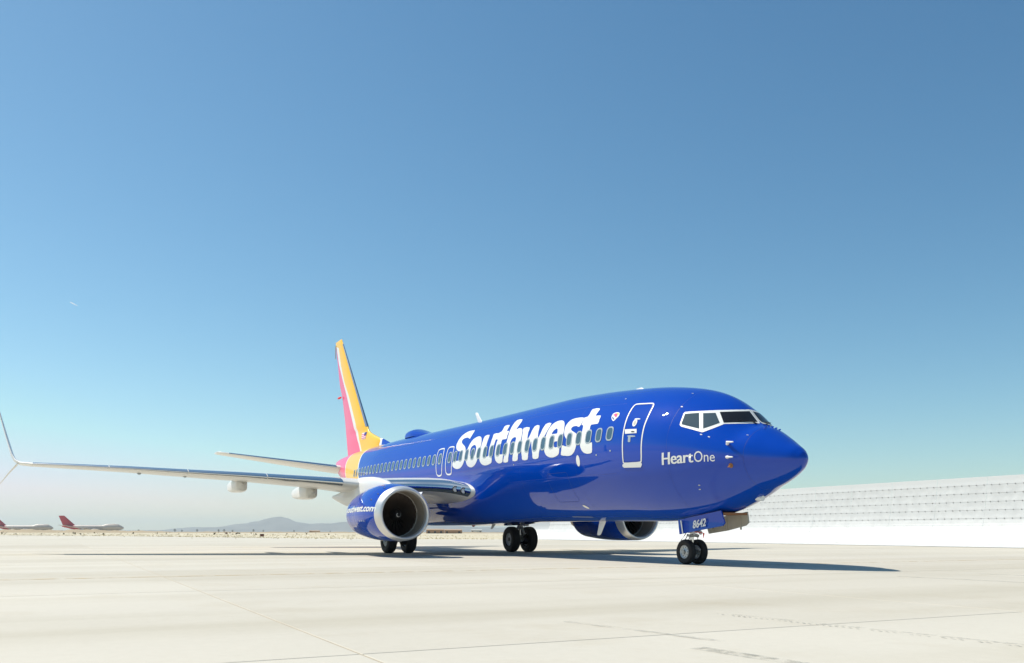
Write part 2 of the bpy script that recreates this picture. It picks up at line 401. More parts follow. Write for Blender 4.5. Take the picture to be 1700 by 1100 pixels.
CK_PANES = [[(-3.0419,-52.798),(-3.0069,-52.279),(-2.9721,-51.752),(-2.9378,-51.211),(-2.9041,-50.657),(-2.8709,-50.089),(-2.8374,-49.546),(-2.8043,-48.991),(-2.7716,-48.425),(-2.7393,-47.848),(-2.7072,-47.26),(-2.6483,-50.515),(-2.5938,-53.731),(-2.5432,-56.948),(-2.4963,-60.199),(-2.4536,-63.493),(-2.5046,-63.566),(-2.5559,-63.636),(-2.6072,-63.719),(-2.6587,-63.81),(-2.7103,-63.903),(-2.7607,-63.977),(-2.8114,-64.045),(-2.8626,-64.103),(-2.9144,-64.147),(-2.9668,-64.173),(-2.9722,-63.953),(-2.9776,-63.734),(-2.9831,-63.514),(-2.9886,-63.294),(-2.9941,-63.074),(-2.9999,-61.048),(-3.0075,-59.012),(-3.017,-56.962),(-3.0284,-54.892)],[(-2.6003,-45.998),(-2.5428,-44.962),(-2.4858,-43.886),(-2.4301,-42.736),(-2.3764,-41.5),(-2.3244,-40.175),(-2.2668,-41.899),(-2.2113,-43.599),(-2.1576,-45.285),(-2.1055,-46.973),(-2.0547,-48.674),(-2.0806,-50.251),(-2.1076,-51.781),(-2.1356,-53.268),(-2.1646,-54.713),(-2.1945,-56.119),(-2.2247,-57.399),(-2.2558,-58.647),(-2.2877,-59.864),(-2.3203,-61.051),(-2.3538,-62.211),(-2.3945,-58.946),(-2.4394,-55.716),(-2.4887,-52.492),(-2.5425,-49.255)],[(-2.2569,-36.796),(-2.2008,-34.8),(-2.1476,-32.63),(-2.0977,-30.265),(-2.0512,-27.679),(-2.0086,-24.84),(-1.9712,-21.856),(-1.9395,-18.463),(-1.9138,-14.607),(-1.8944,-10.146),(-1.8833,-4.638),(-1.8518,-4.712),(-1.8211,-4.729),(-1.791,-4.715),(-1.7609,-4.693),(-1.7306,-4.69),(-1.703,-4.656),(-1.6745,-4.687),(-1.6445,-4.822),(-1.612,-5.122),(-1.5768,-5.603),(-1.5902,-11.978),(-1.6138,-17.221),(-1.6433,-21.891),(-1.6773,-26.176),(-1.7152,-30.146),(-1.7578,-34.008),(-1.805,-37.562),(-1.8571,-40.797),(-1.9143,-43.694),(-1.9769,-46.224),(-2.0293,-44.342),(-2.0834,-42.467),(-2.1391,-40.596),(-2.1968,-38.711)]]
DOOR = [(-4.9604,-49.211),(-4.8892,-48.2),(-4.5935,-47.368),(-4.3369,-46.566),(-4.2606,-47.45),(-4.199,-51.091),(-4.1657,-61.718),(-4.1723,-72.082),(-4.1737,-83.308),(-4.1967,-95.307),(-4.2301,-101.776),(-4.2982,-103.668),(-4.6055,-104.093),(-4.923,-104.303),(-4.9624,-102.23),(-4.9476,-96.431),(-4.9379,-86.572),(-4.9489,-74.988),(-4.9722,-64.165),(-4.9869,-53.354)]
SILL = [(-4.9921,-104.686),(-4.6082,-104.388),(-4.2273,-104.037),(-4.2243,-105.355),(-4.2897,-107.451),(-4.641,-107.544),(-4.9751,-107.548),(-5.0265,-106.328)]
HANDLE = [(-4.9074,-75.878),(-4.4331,-75.057),(-4.399,-79.109),(-4.8558,-80.116)]
PEEP = (-4.5786,-69.111)
EXITS = [[(-17.5822,-65.906),(-17.9566,-66.077),(-18.0745,-69.166),(-18.032,-79.401),(-18.0035,-89.176),(-17.9405,-95.762),(-17.7839,-97.747),(-17.5754,-97.661),(-17.4414,-95.715),(-17.4013,-88.579),(-17.4065,-77.337),(-17.4871,-67.457)],[(-16.6137,-65.919),(-16.9852,-65.603),(-17.0904,-68.823),(-17.057,-78.036),(-17.0451,-87.607),(-17.0093,-94.899),(-16.8619,-97.332),(-16.6,-97.543),(-16.4857,-95.622),(-16.4426,-86.323),(-16.463,-74.409),(-16.5232,-67.438)]]
HEART = [(-5.7043,-63.253),(-5.732,-60.292),(-5.7011,-58.471),(-5.6296,-57.653),(-5.5254,-57.494),(-5.43,-58.526),(-5.3937,-60.631),(-5.4088,-62.771),(-5.4604,-64.646),(-5.5253,-66.933),(-5.6141,-65.994)]
HEART_R = [(-5.6578,-60.011),(-5.6079,-58.563),(-5.5265,-58.968),(-5.4665,-61.189),(-5.4799,-63.643),(-5.5927,-61.642)]
HEART_B = [(-5.684,-62.47),(-5.6628,-62.097),(-5.5244,-65.026),(-5.5459,-65.791),(-5.6383,-64.349)]
HEART_Y = [(-5.562,-58.214),(-5.4689,-58.376),(-5.4304,-60.236),(-5.4444,-61.391),(-5.5092,-59.255)]
H1 = [(-3.5048,-105.807),(-1.8948,-101.093),(-3.4568,-95.979),(-1.8771,-90.492)]
STR1 = [(-29.8599,-30.617),(-29.9152,-40.45),(-29.3832,-57.808),(-28.9908,-74.029),(-28.4765,-88.425)]
STR2 = [(-42.7937,40.204),(-33.025,-44.974),(-32.8594,-64.72),(-32.4295,-81.914),(-32.2239,-98.261)]
SPOTS = {'oval':(-7.1837,-99.815),'port':(-7.8636,-142.711),'pit1':(-1.5672,-70.708),'pit2':(-1.5173,-95.19),'sens':(-1.5128,-106.935),'slot':[(-9.3824,-158.59),(-8.2178,-159.824)],'lite':(-1.5961,178.672),'dots':[(-5.6911,-39.493),(-3.6458,-58.916),(-3.428,-24.018),(-3.2778,-45.83),(-5.496,-94.264),(-6.185,-96.608),(-5.6711,-59.864),(-11.2562,-96.281),(-2.532,-125.884),(-2.5789,-130.458),(-1.2911,-47.011),(-2.3426,-69.167),(-2.1211,-69.286)]}


plane = empty('airliner', (-12, 0, 0), 'blue twin-engine passenger jet with white lettering and yellow-red tail on the apron', 'airplane')

# ---- fuselage skin with the tail bands as bands of faces
def b1(t):   # edge blue / white / yellow
    return np.interp(np.abs(np.degrees(t)), [0, 30, 45, 60, 75, 90, 120, 180], [-30.35, -30.0, -29.8, -29.35, -28.95, -28.6, -28.0, -27.3])
def b2(t):   # edge yellow / white / red
    return np.interp(np.abs(np.degrees(t)), [0, 30, 45, 65, 80, 98, 130, 180], [-33.55, -33.25, -33.05, -32.8, -32.5, -32.2, -31.8, -31.2])
NT = 120
tt = np.linspace(-math.pi, math.pi, NT, endpoint=False)
rows = []; mrow = []
xs_front = list(-(np.linspace(math.sqrt(.0501), math.sqrt(7.0), 72) ** 2)) + list(np.linspace(-7.3, -26.5, 60))
for x in xs_front:
    rows.append(fsurf(np.full(NT, x), tt)); mrow.append(0)
def seg(fa, fb, n, mat):
    for k in range(1, n + 1):
        u = k / n
        rows.append(fsurf(fa(tt) * (1 - u) + fb(tt) * u, tt)); mrow[-1] = mat if k == 1 else mrow[-1]
        mrow.append(mat)
cst = lambda v: (lambda t: np.full_like(t, v))
seg(cst(-26.5), b1, 6, 0)
seg(b1, lambda t: b1(t) - .16, 1, 2)
seg(lambda t: b1(t) - .16, b2, 8, 1)
seg(b2, lambda t: b2(t) - .16, 1, 2)
seg(lambda t: b2(t) - .16, cst(-38.0), 14, 3)
mb = MB()
mb.grid(np.array(rows), close_v=True, mats=mrow)
nb = len(mb.v)
mb.v.append((-.05, 0.0, 2.62)); mb.v.append((-38.05, 0, 4.97))
for j in range(NT):
    mb.f.append((nb, (j + 1) % NT, j)); mb.m.append(0)
    e0 = (len(rows) - 1) * NT
    mb.f.append((nb + 1, e0 + j, e0 + (j + 1) % NT)); mb.m.append(3)
fus = mb.build('fuselage', [M['blue'], M['yellow'], M['white'], M['red']], plane, angle=60)

# ---- wing-body fairing: swells smoothly out of the lower fuselage
NF = 90
tf = np.concatenate([np.linspace(math.pi * .53, math.pi, NF), -np.linspace(math.pi, math.pi * .53, NF)[1:]])
def swell(x, t):
    D = np.interp(-x, [11.0, 11.6, 12.2, 13.0, 13.8, 14.6, 15.4, 16.2, 17.2, 20.5, 22, 23.2, 24.4, 25.6, 26.4], [0, .01, .04, .13, .27, .41, .51, .56, .58, .58, .53, .40, .22, .05, 0])
    a = np.degrees(np.abs(t))
    B = np.interp(a, [95, 99, 102, 106, 112, 119, 126, 134, 143, 152, 163, 172, 180], [-.03, -.01, .01, .07, .26, .56, .84, 1.0, .95, .70, .32, .10, .06])
    return D * B
rows = []
for x in np.linspace(-11.0, -26.4, 80):
    X = np.full(len(tf), x)
    p = fsurf(X, tf); n = fnorm(X, tf)
    sm = np.mean([swell(x + d, tf + e) for d in (-.35, -.17, 0, .17, .35) for e in (-.06, -.03, 0, .03, .06)], axis=0)
    rows.append(p + n * (sm - .004)[:, None])
MB().grid(np.array(rows)).build('belly_fairing', M['blue'], plane, angle=80)

# ---- title letters
for k, polys in enumerate(TITLE):
    sm = [smooth_loop(p, 2) for p in polys]
    decal('title_letter', sm, M['white'], fus, .005, .15, 3.)

def text_bm(body, bold=0.):
    cu = bpy.data.curves.new('text', 'FONT')
    cu.body = body; cu.size = 1.0; cu.offset = bold; cu.resolution_u = 3; cu.fill_mode = 'FRONT'
    ob = bpy.data.objects.new('text', cu); COL.objects.link(ob)
    dg = bpy.context.evaluated_depsgraph_get()
    me = bpy.data.meshes.new_from_object(ob.evaluated_get(dg))
    bpy.data.objects.remove(ob); bpy.data.curves.remove(cu)
    bm = bmesh.new(); bm.from_mesh(me); bpy.data.meshes.remove(me)
    return bm

def text_box(bm):
    xs = [v.co.x for v in bm.verts]; ys = [v.co.y for v in bm.verts]
    return min(xs), max(xs), min(ys), max(ys)

CAPH = 0.69
def word_on_fuselage(body, bold, u0, u1, corners, name):
    """corners in (x,t): baseline left/right, cap left/right; the word fills u0..u1 of that strip"""
    bm = text_bm(body); x0, x1, y0, y1 = text_box(bm)
    lay = {}
    if bold > 0:      # heavier weight: the same glyphs laid three times, side by side
        n0 = list(bm.verts); f0 = list(bm.faces)
        for k, sh in enumerate((-bold, bold)):
            ge = bmesh.ops.duplicate(bm, geom=f0)['geom']
            for v in [g for g in ge if isinstance(g, bmesh.types.BMVert)]:
                v.co.x += sh; v.co.z = k + 1
    zs = None
    x0, x1, y0, y1 = text_box(bm)
    cap = H_CAP
    for v in bm.verts:
        u = u0 + (u1 - u0) * (v.co.x - x0) / (x1 - x0); w = v.co.y / cap
        bl, br, tl, tr = [np.array(q) for q in corners]
        p = (bl * (1 - u) + br * u) * (1 - w) + (tl * (1 - u) + tr * u) * w
        v.co = (p[0], p[1] * KT, v.co.z)
    bmesh.ops.triangulate(bm, faces=bm.faces)
    cut_bm(bm, .12, 3 * KT)
    wrap_bm(bm, .005)
    return bm_obj(bm, name, M['white'], fus)
_b = text_bm('H'); H_CAP = text_box(_b)[3]; _b.free()
word_on_fuselage('Heart', .034, 0.0, .628, H1, 'nose_lettering')
word_on_fuselage('One', -.004, .640, 1.0, H1, 'nose_lettering')

# ---- emblem
em = decal('heart_emblem', [smooth_loop(HEART, 2)], M['white'], fus, .004)
decal('heart_stripe', [HEART_R], M['red'], fus, .008)
decal('heart_stripe', [HEART_B], M['flagblue'], fus, .008)
decal('heart_stripe', [HEART_Y], M['yellow'], fus, .008)

# ---- cabin windows
win_x = [-5.556 - .5314 * i for i in range(21)] + [-16.715, -17.697] + [-18.332 - .5439 * i for i in range(22)]
for x in win_x:
    z = 3.644 + .0137 * (-x - 5.556)
    t = t_of_z(x, min(z, 3.93 + .004 * (-x - 28)) if x < -20 else z)
    fo, fi = rrect((x, t), .160, .220, .12), rrect((x, t), .118, .178, .095)
    bm = flat_polys([fo, fi], .3, 5.); wrap_bm(bm, .010)
    w = bm_obj(bm, 'cabin_window', M['winframe'], fus)
    bm = flat_polys([rrect((x, t), .122, .182, .097)], .3, 5.); wrap_bm(bm, .006)
    for f in bm.faces: f.material_index = 1
    me = w.data; me.materials.append(M['pane'])
    b2m = bmesh.new(); b2m.from_mesh(me)
    off = len(b2m.verts); nv = [b2m.verts.new(v.co) for v in bm.verts]; bm.verts.index_update()
    for f in bm.faces:
        g = b2m.faces.new([nv[v.index] for v in f.verts]); g.material_index = 1; g.smooth = True
    bm.free(); b2m.to_mesh(me); b2m.free()

# ---- doors
door = decal('service_door', [*stroke(smooth_loop(DOOR, 2), .042)], M['white'], fus, .006, .1, 3.)
decal('door_sill', [SILL], M['white'], fus, .012)
decal('door_handle', [HANDLE], M['white'], fus, .010)
hx = sum(p[0] for p in HANDLE) / 4; ht = sum(p[1] for p in HANDLE) / 4
decal('handle_slot', [ellipse((hx + .09, ht - .4), .075, .02)], M['dark'], fus, .014)
decal('door_porthole', [ellipse(PEEP, .085, .125)], M['white'], fus, .008)
decal('porthole_pane', [ellipse(PEEP, .045, .075)], M['bay'], fus, .012)
decal('door_placard', [ellipse((hx + .05, ht - 4.6), .17, .028, 10)], M['winframe'], fus, .007)
decal('door_placard', [rrect((hx - .02, ht - 7.6), .05, .085, .02, 2)], M['winframe'], fus, .007)
decal('door_placard', [ellipse((hx + .12, ht + 12.4), .12, .022, 10)], M['winframe'], fus, .007)
for e in EXITS:
    decal('emergency_exit', [*stroke(smooth_loop(e, 2), .05)], M['white'], fus, .007, .1, 3.)

# ---- cockpit glazing, both sides
def mir(p, s): return [(x, t * s) for x, t in p]
fr = [(x, min(t, -.4)) for x, t in CK_FRAME]
for s in (1, -1):
    decal('cockpit_frame', [mir(fr, s)], M['white'], fus, .006, .06, 2.)
    for k, pn in enumerate(CK_PANES):
        q = [(x, min(t, -4.2)) for x, t in pn] if k == 2 else pn
        decal('cockpit_window', [mir(q, s)], M['cockpit'] if k == 2 else M['cockside'], fus, .011, .06, 2.)
# wipers
def fpt(x, t, off=0.):
    t = R_(t); p = fsurf(np.array([x]), np.array([t])); n = fnorm(np.array([x]), np.array([t]))
    return Vn((p + off * n)[0])
for s in (1, -1):
    w = MB()
    w.tube([fpt(-1.56, -9 * s, .03), fpt(-1.66, -22 * s, .035), fpt(-1.78, -33 * s, .03)], .010, 6)
    w.tube([fpt(-1.50, -12 * s, .02), fpt(-1.60, -16 * s, .035)], .014, 6)
    w.build('wiper', M['dark'], fus)
# vortex generators below the windshield
for s in (1, -1):
    for k in range(4):
        p = fpt(-1.30 + .05 * k, (-4 - 5 * k) * s, .012)
        MB().box(p, (.07, .012, .03)).build('vortex_generator', M['blue'], fus, smooth=False)

# ---- pitot probes, sensors, ports
for key in ('pit1', 'pit2'):
    x, t = SPOTS[key]
    m = MB(); a = fpt(x, t, 0.); b = fpt(x, t, .10)
    m.tube([a + Vector((-.07, 0, 0)), b + Vector((0, 0, 0))], [.05, .026], 8)
    m.tube([b + Vector((-.05, 0, 0)), b + Vector((.18, 0, -.012))], [.032, .015], 8)
    m.build('pitot_probe', M['white'], fus)
x, t = SPOTS['sens']
m = MB(); n_ = fnorm(np.array([x]), np.array([R_(t)]))[0]
m.tube([fpt(x, t, 0), fpt(x, t, .012)], .06, 14)
m.tube([fpt(x, t, .02) + Vector((-.10, 0, -.03)), fpt(x, t, .03) + Vector((.02, 0, 0))], [.012, .022], 8)
m.build('angle_sensor', M['rust'], fus)
decal('pressure_port', [ellipse(SPOTS['oval'], .10, .15)], M['white'], fus, .006)
decal('pressure_port', [ellipse(SPOTS['port'], .13, .06, tilt=-.5)], M['white'], fus, .008)
s0, s1 = SPOTS['slot']
decal('belly_handle', [[(s0[0], s0[1] - .5), (s1[0], s1[1] - .5), (s1[0], s1[1] + 1.), (s0[0], s0[1] + 1.)]], M['winframe'], fus, .008)
for d in SPOTS['dots']:
    decal('placard', [ellipse(d, .035, .022, 8)], M['winframe'], fus, .006)
x, t = SPOTS['lite']
m = MB(); c = fpt(-1.58, 178, .0)
m.tube([c + Vector((-.1, 0, .02)), c + Vector((.09, 0, -.03))], [.10, .07], 12)
m.build('taxi_light', M['lens'], fus)
# thin skin joints: radome ring, cargo door, panel lines
def seam_path(pts, width=.014):
    q = [(x, t) for x, t in pts]
    n = len(q); o = []; i_ = []
    for k in range(n):
        a = np.array(q[max(k - 1, 0)]); b = np.array(q[min(k + 1, n - 1)]); d = (b - a) * [1, KT]; d /= np.linalg.norm(d)
        o.append((q[k][0] - d[1] * width / 2, q[k][1] + d[0] * width / 2 / KT)); i_.append((q[k][0] + d[1] * width / 2, q[k][1] - d[0] * width / 2 / KT))
    return [o + i_[::-1]]
decal('radome_seam', seam_path([(-1.20, t) for t in range(-178, -2, 4)], .007), M['seam'], fus, .002, .3, 6.)
for x in (-3.30, -7.4, -10.9, -22.2):
    decal('skin_seam', seam_path([(x, t) for t in range(-150, -2, 4)], .005), M['seam'], fus, .002, .3, 6.)
for t in (-47, -112):
    decal('skin_seam', seam_path([(x, t) for x in np.linspace(-5.4, -26, 40)], .005), M['seam'], fus, .002, .6, 6.)
decal('door_gap', [*stroke([(x + (.03 if x < -4.6 else -.03), t + (-1.1 if t > -75 else 1.1)) for x, t in smooth_loop(DOOR, 2)], .010)], M['seam'], fus, .004, .1, 3.)
decal('cargo_door', [*stroke(rrect((-8.55, -122), .62, .46, .1), .012)], M['seam'], fus, .003)

# ---- blade antennas, dome and beacon
def blade(name, root, top, chord, thick, mat, parent):
    m = MB(); root = Vector(root); top = Vector(top); G = []
    for u in (0, .35, .7, .93, 1):
        p = root.lerp(top, u); c = chord * (1 - .45 * u) * (.6 if u == 1 else 1); th = thick * (1 - .5 * u) * (.3 if u == 1 else 1)
        G.append([p + Vector((c * .5 * math.cos(q) - .0, th * .5 * math.sin(q), 0)) for q in [2 * math.pi * k / 14 for k in range(14)]])
    m.grid([[tuple(v) for v in r] for r in G], close_v=True)
    n = len(m.v); m.f.append(tuple(range(n - 14, n))); m.m.append(0)
    return m.build(name, mat, parent, angle=50)
blade('blade_antenna', (-17.75, 0, 5.33), (-18.2, 0, 5.84), .42, .07, M['white'], fus)
blade('blade_antenna', (-8.65, 0, 1.26), (-8.9, 0, .78), .40, .06, M['white'], fus)
blade('blade_antenna', (-16.25, -.1, 1.25), (-16.55, -.1, 1.0), .34, .05, M['white'], fus)
blade('blade_antenna', (-6.6, 0, 5.12), (-6.7, 0, 5.22), .5, .09, M['white'], fus)
m = MB(); m.revolve([(0, .09), (-.06, .085), (-.11, .05), (-.125, .01)], (-18.46, 0, 1.22), 'z', 16)
m.build('red_beacon', M['redtag'], fus)
rows = []
for u in np.linspace(0, 1, 30):
    x = -22.5 - 3.1 * u
    hgt = float(pchip([0, .25, .5, .68, .82, .92, 1], [0, .10, .26, .36, .34, .22, 0])(u))
    wd = float(pchip([0, .1, .3, .6, .8, .92, 1], [.01, .22, .45, .60, .58, .4, .02])(u))
    q = np.linspace(0, math.pi, 22)
    rows.append(np.stack([np.full(22, x), wd * np.cos(q), 5.35 + .045 * u + (hgt + .06) * np.sin(q) ** .75], -1))
MB().grid(np.array(rows)).build('satellite_dome', M['blue'], fus, angle=60)

# ------------------------------------------------------------------ wings
def foil(n=22, camber=.018):
    """closed loop: (chord fraction, thickness fraction of t/c) trailing edge -> upper -> leading edge -> lower"""
    b = np.linspace(0, math.pi, n); x = (1 - np.cos(b)) / 2
    yt = 5 * (.2969 * np.sqrt(x) - .126 * x - .3516 * x ** 2 + .2843 * x ** 3 - .1036 * x ** 4)
    up = [(a, y) for a, y in zip(x, yt)]; lo = [(a, -y) for a, y in zip(x, yt)]
    return up[::-1] + lo[1:-1]
FOIL = foil()

def station(le, chord, tc, nrm, inc=0., camber=.12):
    """airfoil loop at leading edge le, chord running aft, thickness along nrm"""
    le = np.array(le, float); nrm = np.array(nrm, float); nrm /= np.linalg.norm(nrm)
    out = []
    for a, y in FOIL:
        th = y * tc * (1.0 if y > 0 else .85) + tc * camber * a * (1 - a) - inc * a
        out.append(le + np.array([-a * chord, 0, 0]) + nrm * th * chord)
    return np.array(out)

WST = [(0.9, -13.2, 2.30, 9.3, .105), (1.9, -14.45, 2.36, 8.2, .115), (2.3, -15.05, 2.50, 7.55, .12), (2.7, -15.55, 2.57, 7.05, .12), (3.5, -16.3, 2.62, 6.35, .12), (4.3, -17.1, 2.65, 5.65, .12), (5.0, -17.64, 2.69, 5.15, .115),
       (5.8, -18.07, 2.78, 4.75, .11), (7.0, -18.7, 2.88, 4.25, .105), (9.0, -19.76, 3.04, 3.62, .10), (11.0, -20.82, 3.17, 3.08, .10), (13.0, -21.88, 3.31, 2.55, .098), (15.0, -22.94, 3.42, 2.05, .095), (16.4, -23.69, 3.49, 1.68, .095)]
WLET = [(16.75, -23.95, 3.535, 1.54, (.25, .97)), (16.93, -24.22, 3.66, 1.43, (.55, .84)), (17.04, -24.5, 3.90, 1.32, (.82, .57)), (17.13, -24.78, 4.22, 1.2, (.94, .33)), (17.24, -25.05, 4.62, 1.06, (.965, .26)), (17.48, -25.52, 5.52, .80, (.965, .26)), (17.60, -25.78, 5.95, .64, (.965, .26)), (17.66, -26.05, 6.12, .36, (.965, .26))]

def wing_loops(s):
    loops = [station((x, s * y, z), c, tc, (0, 0, 1)) for y, x, z, c, tc in WST]
    return loops

def slat_strip(s, ya, yb, n, up=.085, lo=.035, off=.006):
    """thin shell over the nose of the wing between two span positions"""
    ys = [w[0] for w in WST]; rows = []
    for y in np.linspace(ya, yb, n):
        x, z, c, tc = [np.interp(y, ys, [w[k] for w in WST]) for k in (1, 2, 3, 4)]
        row = []
        for a in list(np.linspace(1, 0, 8) ** 2 * up) + list(np.linspace(0, 1, 6)[1:] ** 2 * lo):
            sgn = 1 if len(row) < 8 else -1
            yt = 5 * (.2969 * math.sqrt(a) - .126 * a - .3516 * a * a + .2843 * a ** 3 - .1036 * a ** 4)
            th = sgn * yt * tc * (1 if sgn > 0 else .85) + tc * .12 * a * (1 - a)
            k = max(0, 1 - a / .02) * off * 1.5
            row.append((x - a * c + k, s * y, z + th * c + sgn * off * (1 - k / (off * 1.5 + 1e-9) * .6)))
        rows.append(row)
    return MB().grid(rows)

def make_wing(s):
    mb = MB(); L = wing_loops(s)
    mb.grid(np.array(L), close_v=True)
    w = mb.build('wing', M['grey'], plane, angle=50)
    # winglet blended from the last station
    rows = [L[-1]]
    for y, x, z, c, nn in WLET:
        rows.append(station((x, s * y, z), c, .095, (0, -s * nn[0], nn[1]), camber=.05))
    wl_ = MB().grid(np.array(rows), close_v=True)
    b = len(wl_.v); wl_.f.append(tuple(range(b - len(FOIL), b))); wl_.m.append(0)
    wg = wl_.build('winglet', M['white'], w, angle=55)
    rows = [station((-24.15, s * 16.85, 3.50), .85, .09, (0, -s * .75, -.66)), station((-24.75, s * 17.12, 3.22), .62, .09, (0, -s * .75, -.66)), station((-25.45, s * 17.46, 2.80), .34, .09, (0, -s * .75, -.66)), station((-25.75, s * 17.58, 2.66), .16, .09, (0, -s * .75, -.66))]
    st = MB().grid(np.array(rows), close_v=True)
    b = len(st.v); st.f.append(tuple(range(b - len(FOIL), b))); st.m.append(0)
    st.build('ventral_strake', M['grey'], w, angle=55)
    # slats and fixed inboard leading edge
    for ya, yb in ((5.72, 8.28), (8.31, 10.98), (11.01, 13.68), (13.71, 16.3)):
        slat_strip(s, ya, yb, 8).build('slat', M['silver'], w, angle=60)
    slat_strip(s, 1.95, 4.45, 12, up=.07, lo=.03).build('leading_edge', M['silver'], w, angle=60)
    # landing light pair in the wing root
    for k in range(2):
        y = 2.13 + .2 * k
        x, z = np.interp(y, [q[0] for q in WST], [q[1] for q in WST]), np.interp(y, [q[0] for q in WST], [q[2] for q in WST])
        m = MB(); m.cur = 0
        m.revolve([(.0, .125), (.05, .125), (.055, .105), (.02, .10)], (x + .0, s * y, z - .04), 'x', 18)
        m.cur = 1
        m.revolve([(.02, .10), (.035, .06), (.04, .004)], (x + .0, s * y, z - .04), 'x', 18)
        m.build('landing_light', [M['dark'], M['lens']], w)
    # flap track canoes
    for y, x0, ln, zz, rr in ((5.98, -21.4, 3.5, 2.58, .265), (8.72, -22.0, 3.2, 2.82, .245)):
        rows = []
        for u in np.linspace(0, 1, 20):
            k = math.sin(math.pi * u ** .55) ** .38 if 0 < u < 1 else .02
            q = np.linspace(0, 2 * math.pi, 20, endpoint=False); c, sn = np.cos(q), np.sin(q)
            ex = .5
            rows.append(np.stack([np.full(20, x0 - ln * u), s * y + rr * k * np.sign(sn) * np.abs(sn) ** ex, zz - .02 + .0 * u + (rr * 1.15) * k * np.sign(c) * np.abs(c) ** ex], -1))
        MB().grid(np.array(rows), close_v=True).build('flap_fairing', M['fairing'], w, angle=60)
    # wing fuel vents / small bumps under the tip
    for y in (11.0, 12.6):
        x = np.interp(y, [q[0] for q in WST], [q[1] for q in WST]) - .9; z = np.interp(y, [q[0] for q in WST], [q[2] for q in WST])
        MB().revolve([(-.12, .01), (-.10, .06), (-.06, .09), (.05, .09)], (x, s * y, z - .05), 'z', 12).build('fuel_vent', M['winframe'], w)
    # aileron / flap trailing seams
    for ya, yb, f in ((2.6, 5.5, .72), (5.9, 11.4, .74), (11.6, 15.6, .78)):
        m = MB(); ys = [q[0] for q in WST]; top = []; bot = []
        for y in np.linspace(ya, yb, 10):
            x, z, c, tc = [np.interp(y, ys, [q[k] for q in WST]) for k in (1, 2, 3, 4)]
            for ff, lst in ((f, top), (f + .008, bot)):
                yt = 5 * (.2969 * math.sqrt(ff) - .126 * ff - .3516 * ff ** 2 + .2843 * ff ** 3 - .1036 * ff ** 4)
                lst.append((x - ff * c, s * y, z + (-yt * tc * .85 + tc * .12 * ff * (1 - ff)) * c - .005))
        m.grid([top, bot]).build('flap_seam', M['dark'], w, smooth=False)
    return w
wingR = make_wing(-1)
wingL = make_wing(1)

# ------------------------------------------------------------------ engines
EX0, EY, EZ = -13.43, 4.92, 1.49
NPROF = [(0, .855, .84, .84), (.012, .88, .862, .862), (.04, .905, .885, .88), (.10, .937, .912, .90), (.2, .975, .945, .918), (.36, 1.02, .985, .928), (.6, 1.075, 1.03, .934), (1.0, 1.12, 1.085, .938), (1.5, 1.14, 1.115, .94), (2.1, 1.12, 1.10, .93), (2.7, 1.06, 1.04, .90), (3.2, 1.035, .96, .86), (3.6, .98, .90, .82)]
_na = [p[0] for p in NPROF]
NRY, NRU, NRL = [pchip(np.sqrt(_na), [p[k] for p in NPROF]) for k in (1, 2, 3)]
def nsurf(s, a, th, off=0.):
    a = np.asarray(a, float); th = np.asarray(th, float)
    q = np.sqrt(np.maximum(a, 0)); c, sn = np.cos(th), np.sin(th)
    return np.stack([EX0 - a + 0 * th, s * (EY + (NRY(q) + off) * sn), EZ + (np.where(c > 0, NRU(q), NRL(q)) + off) * c], -1)

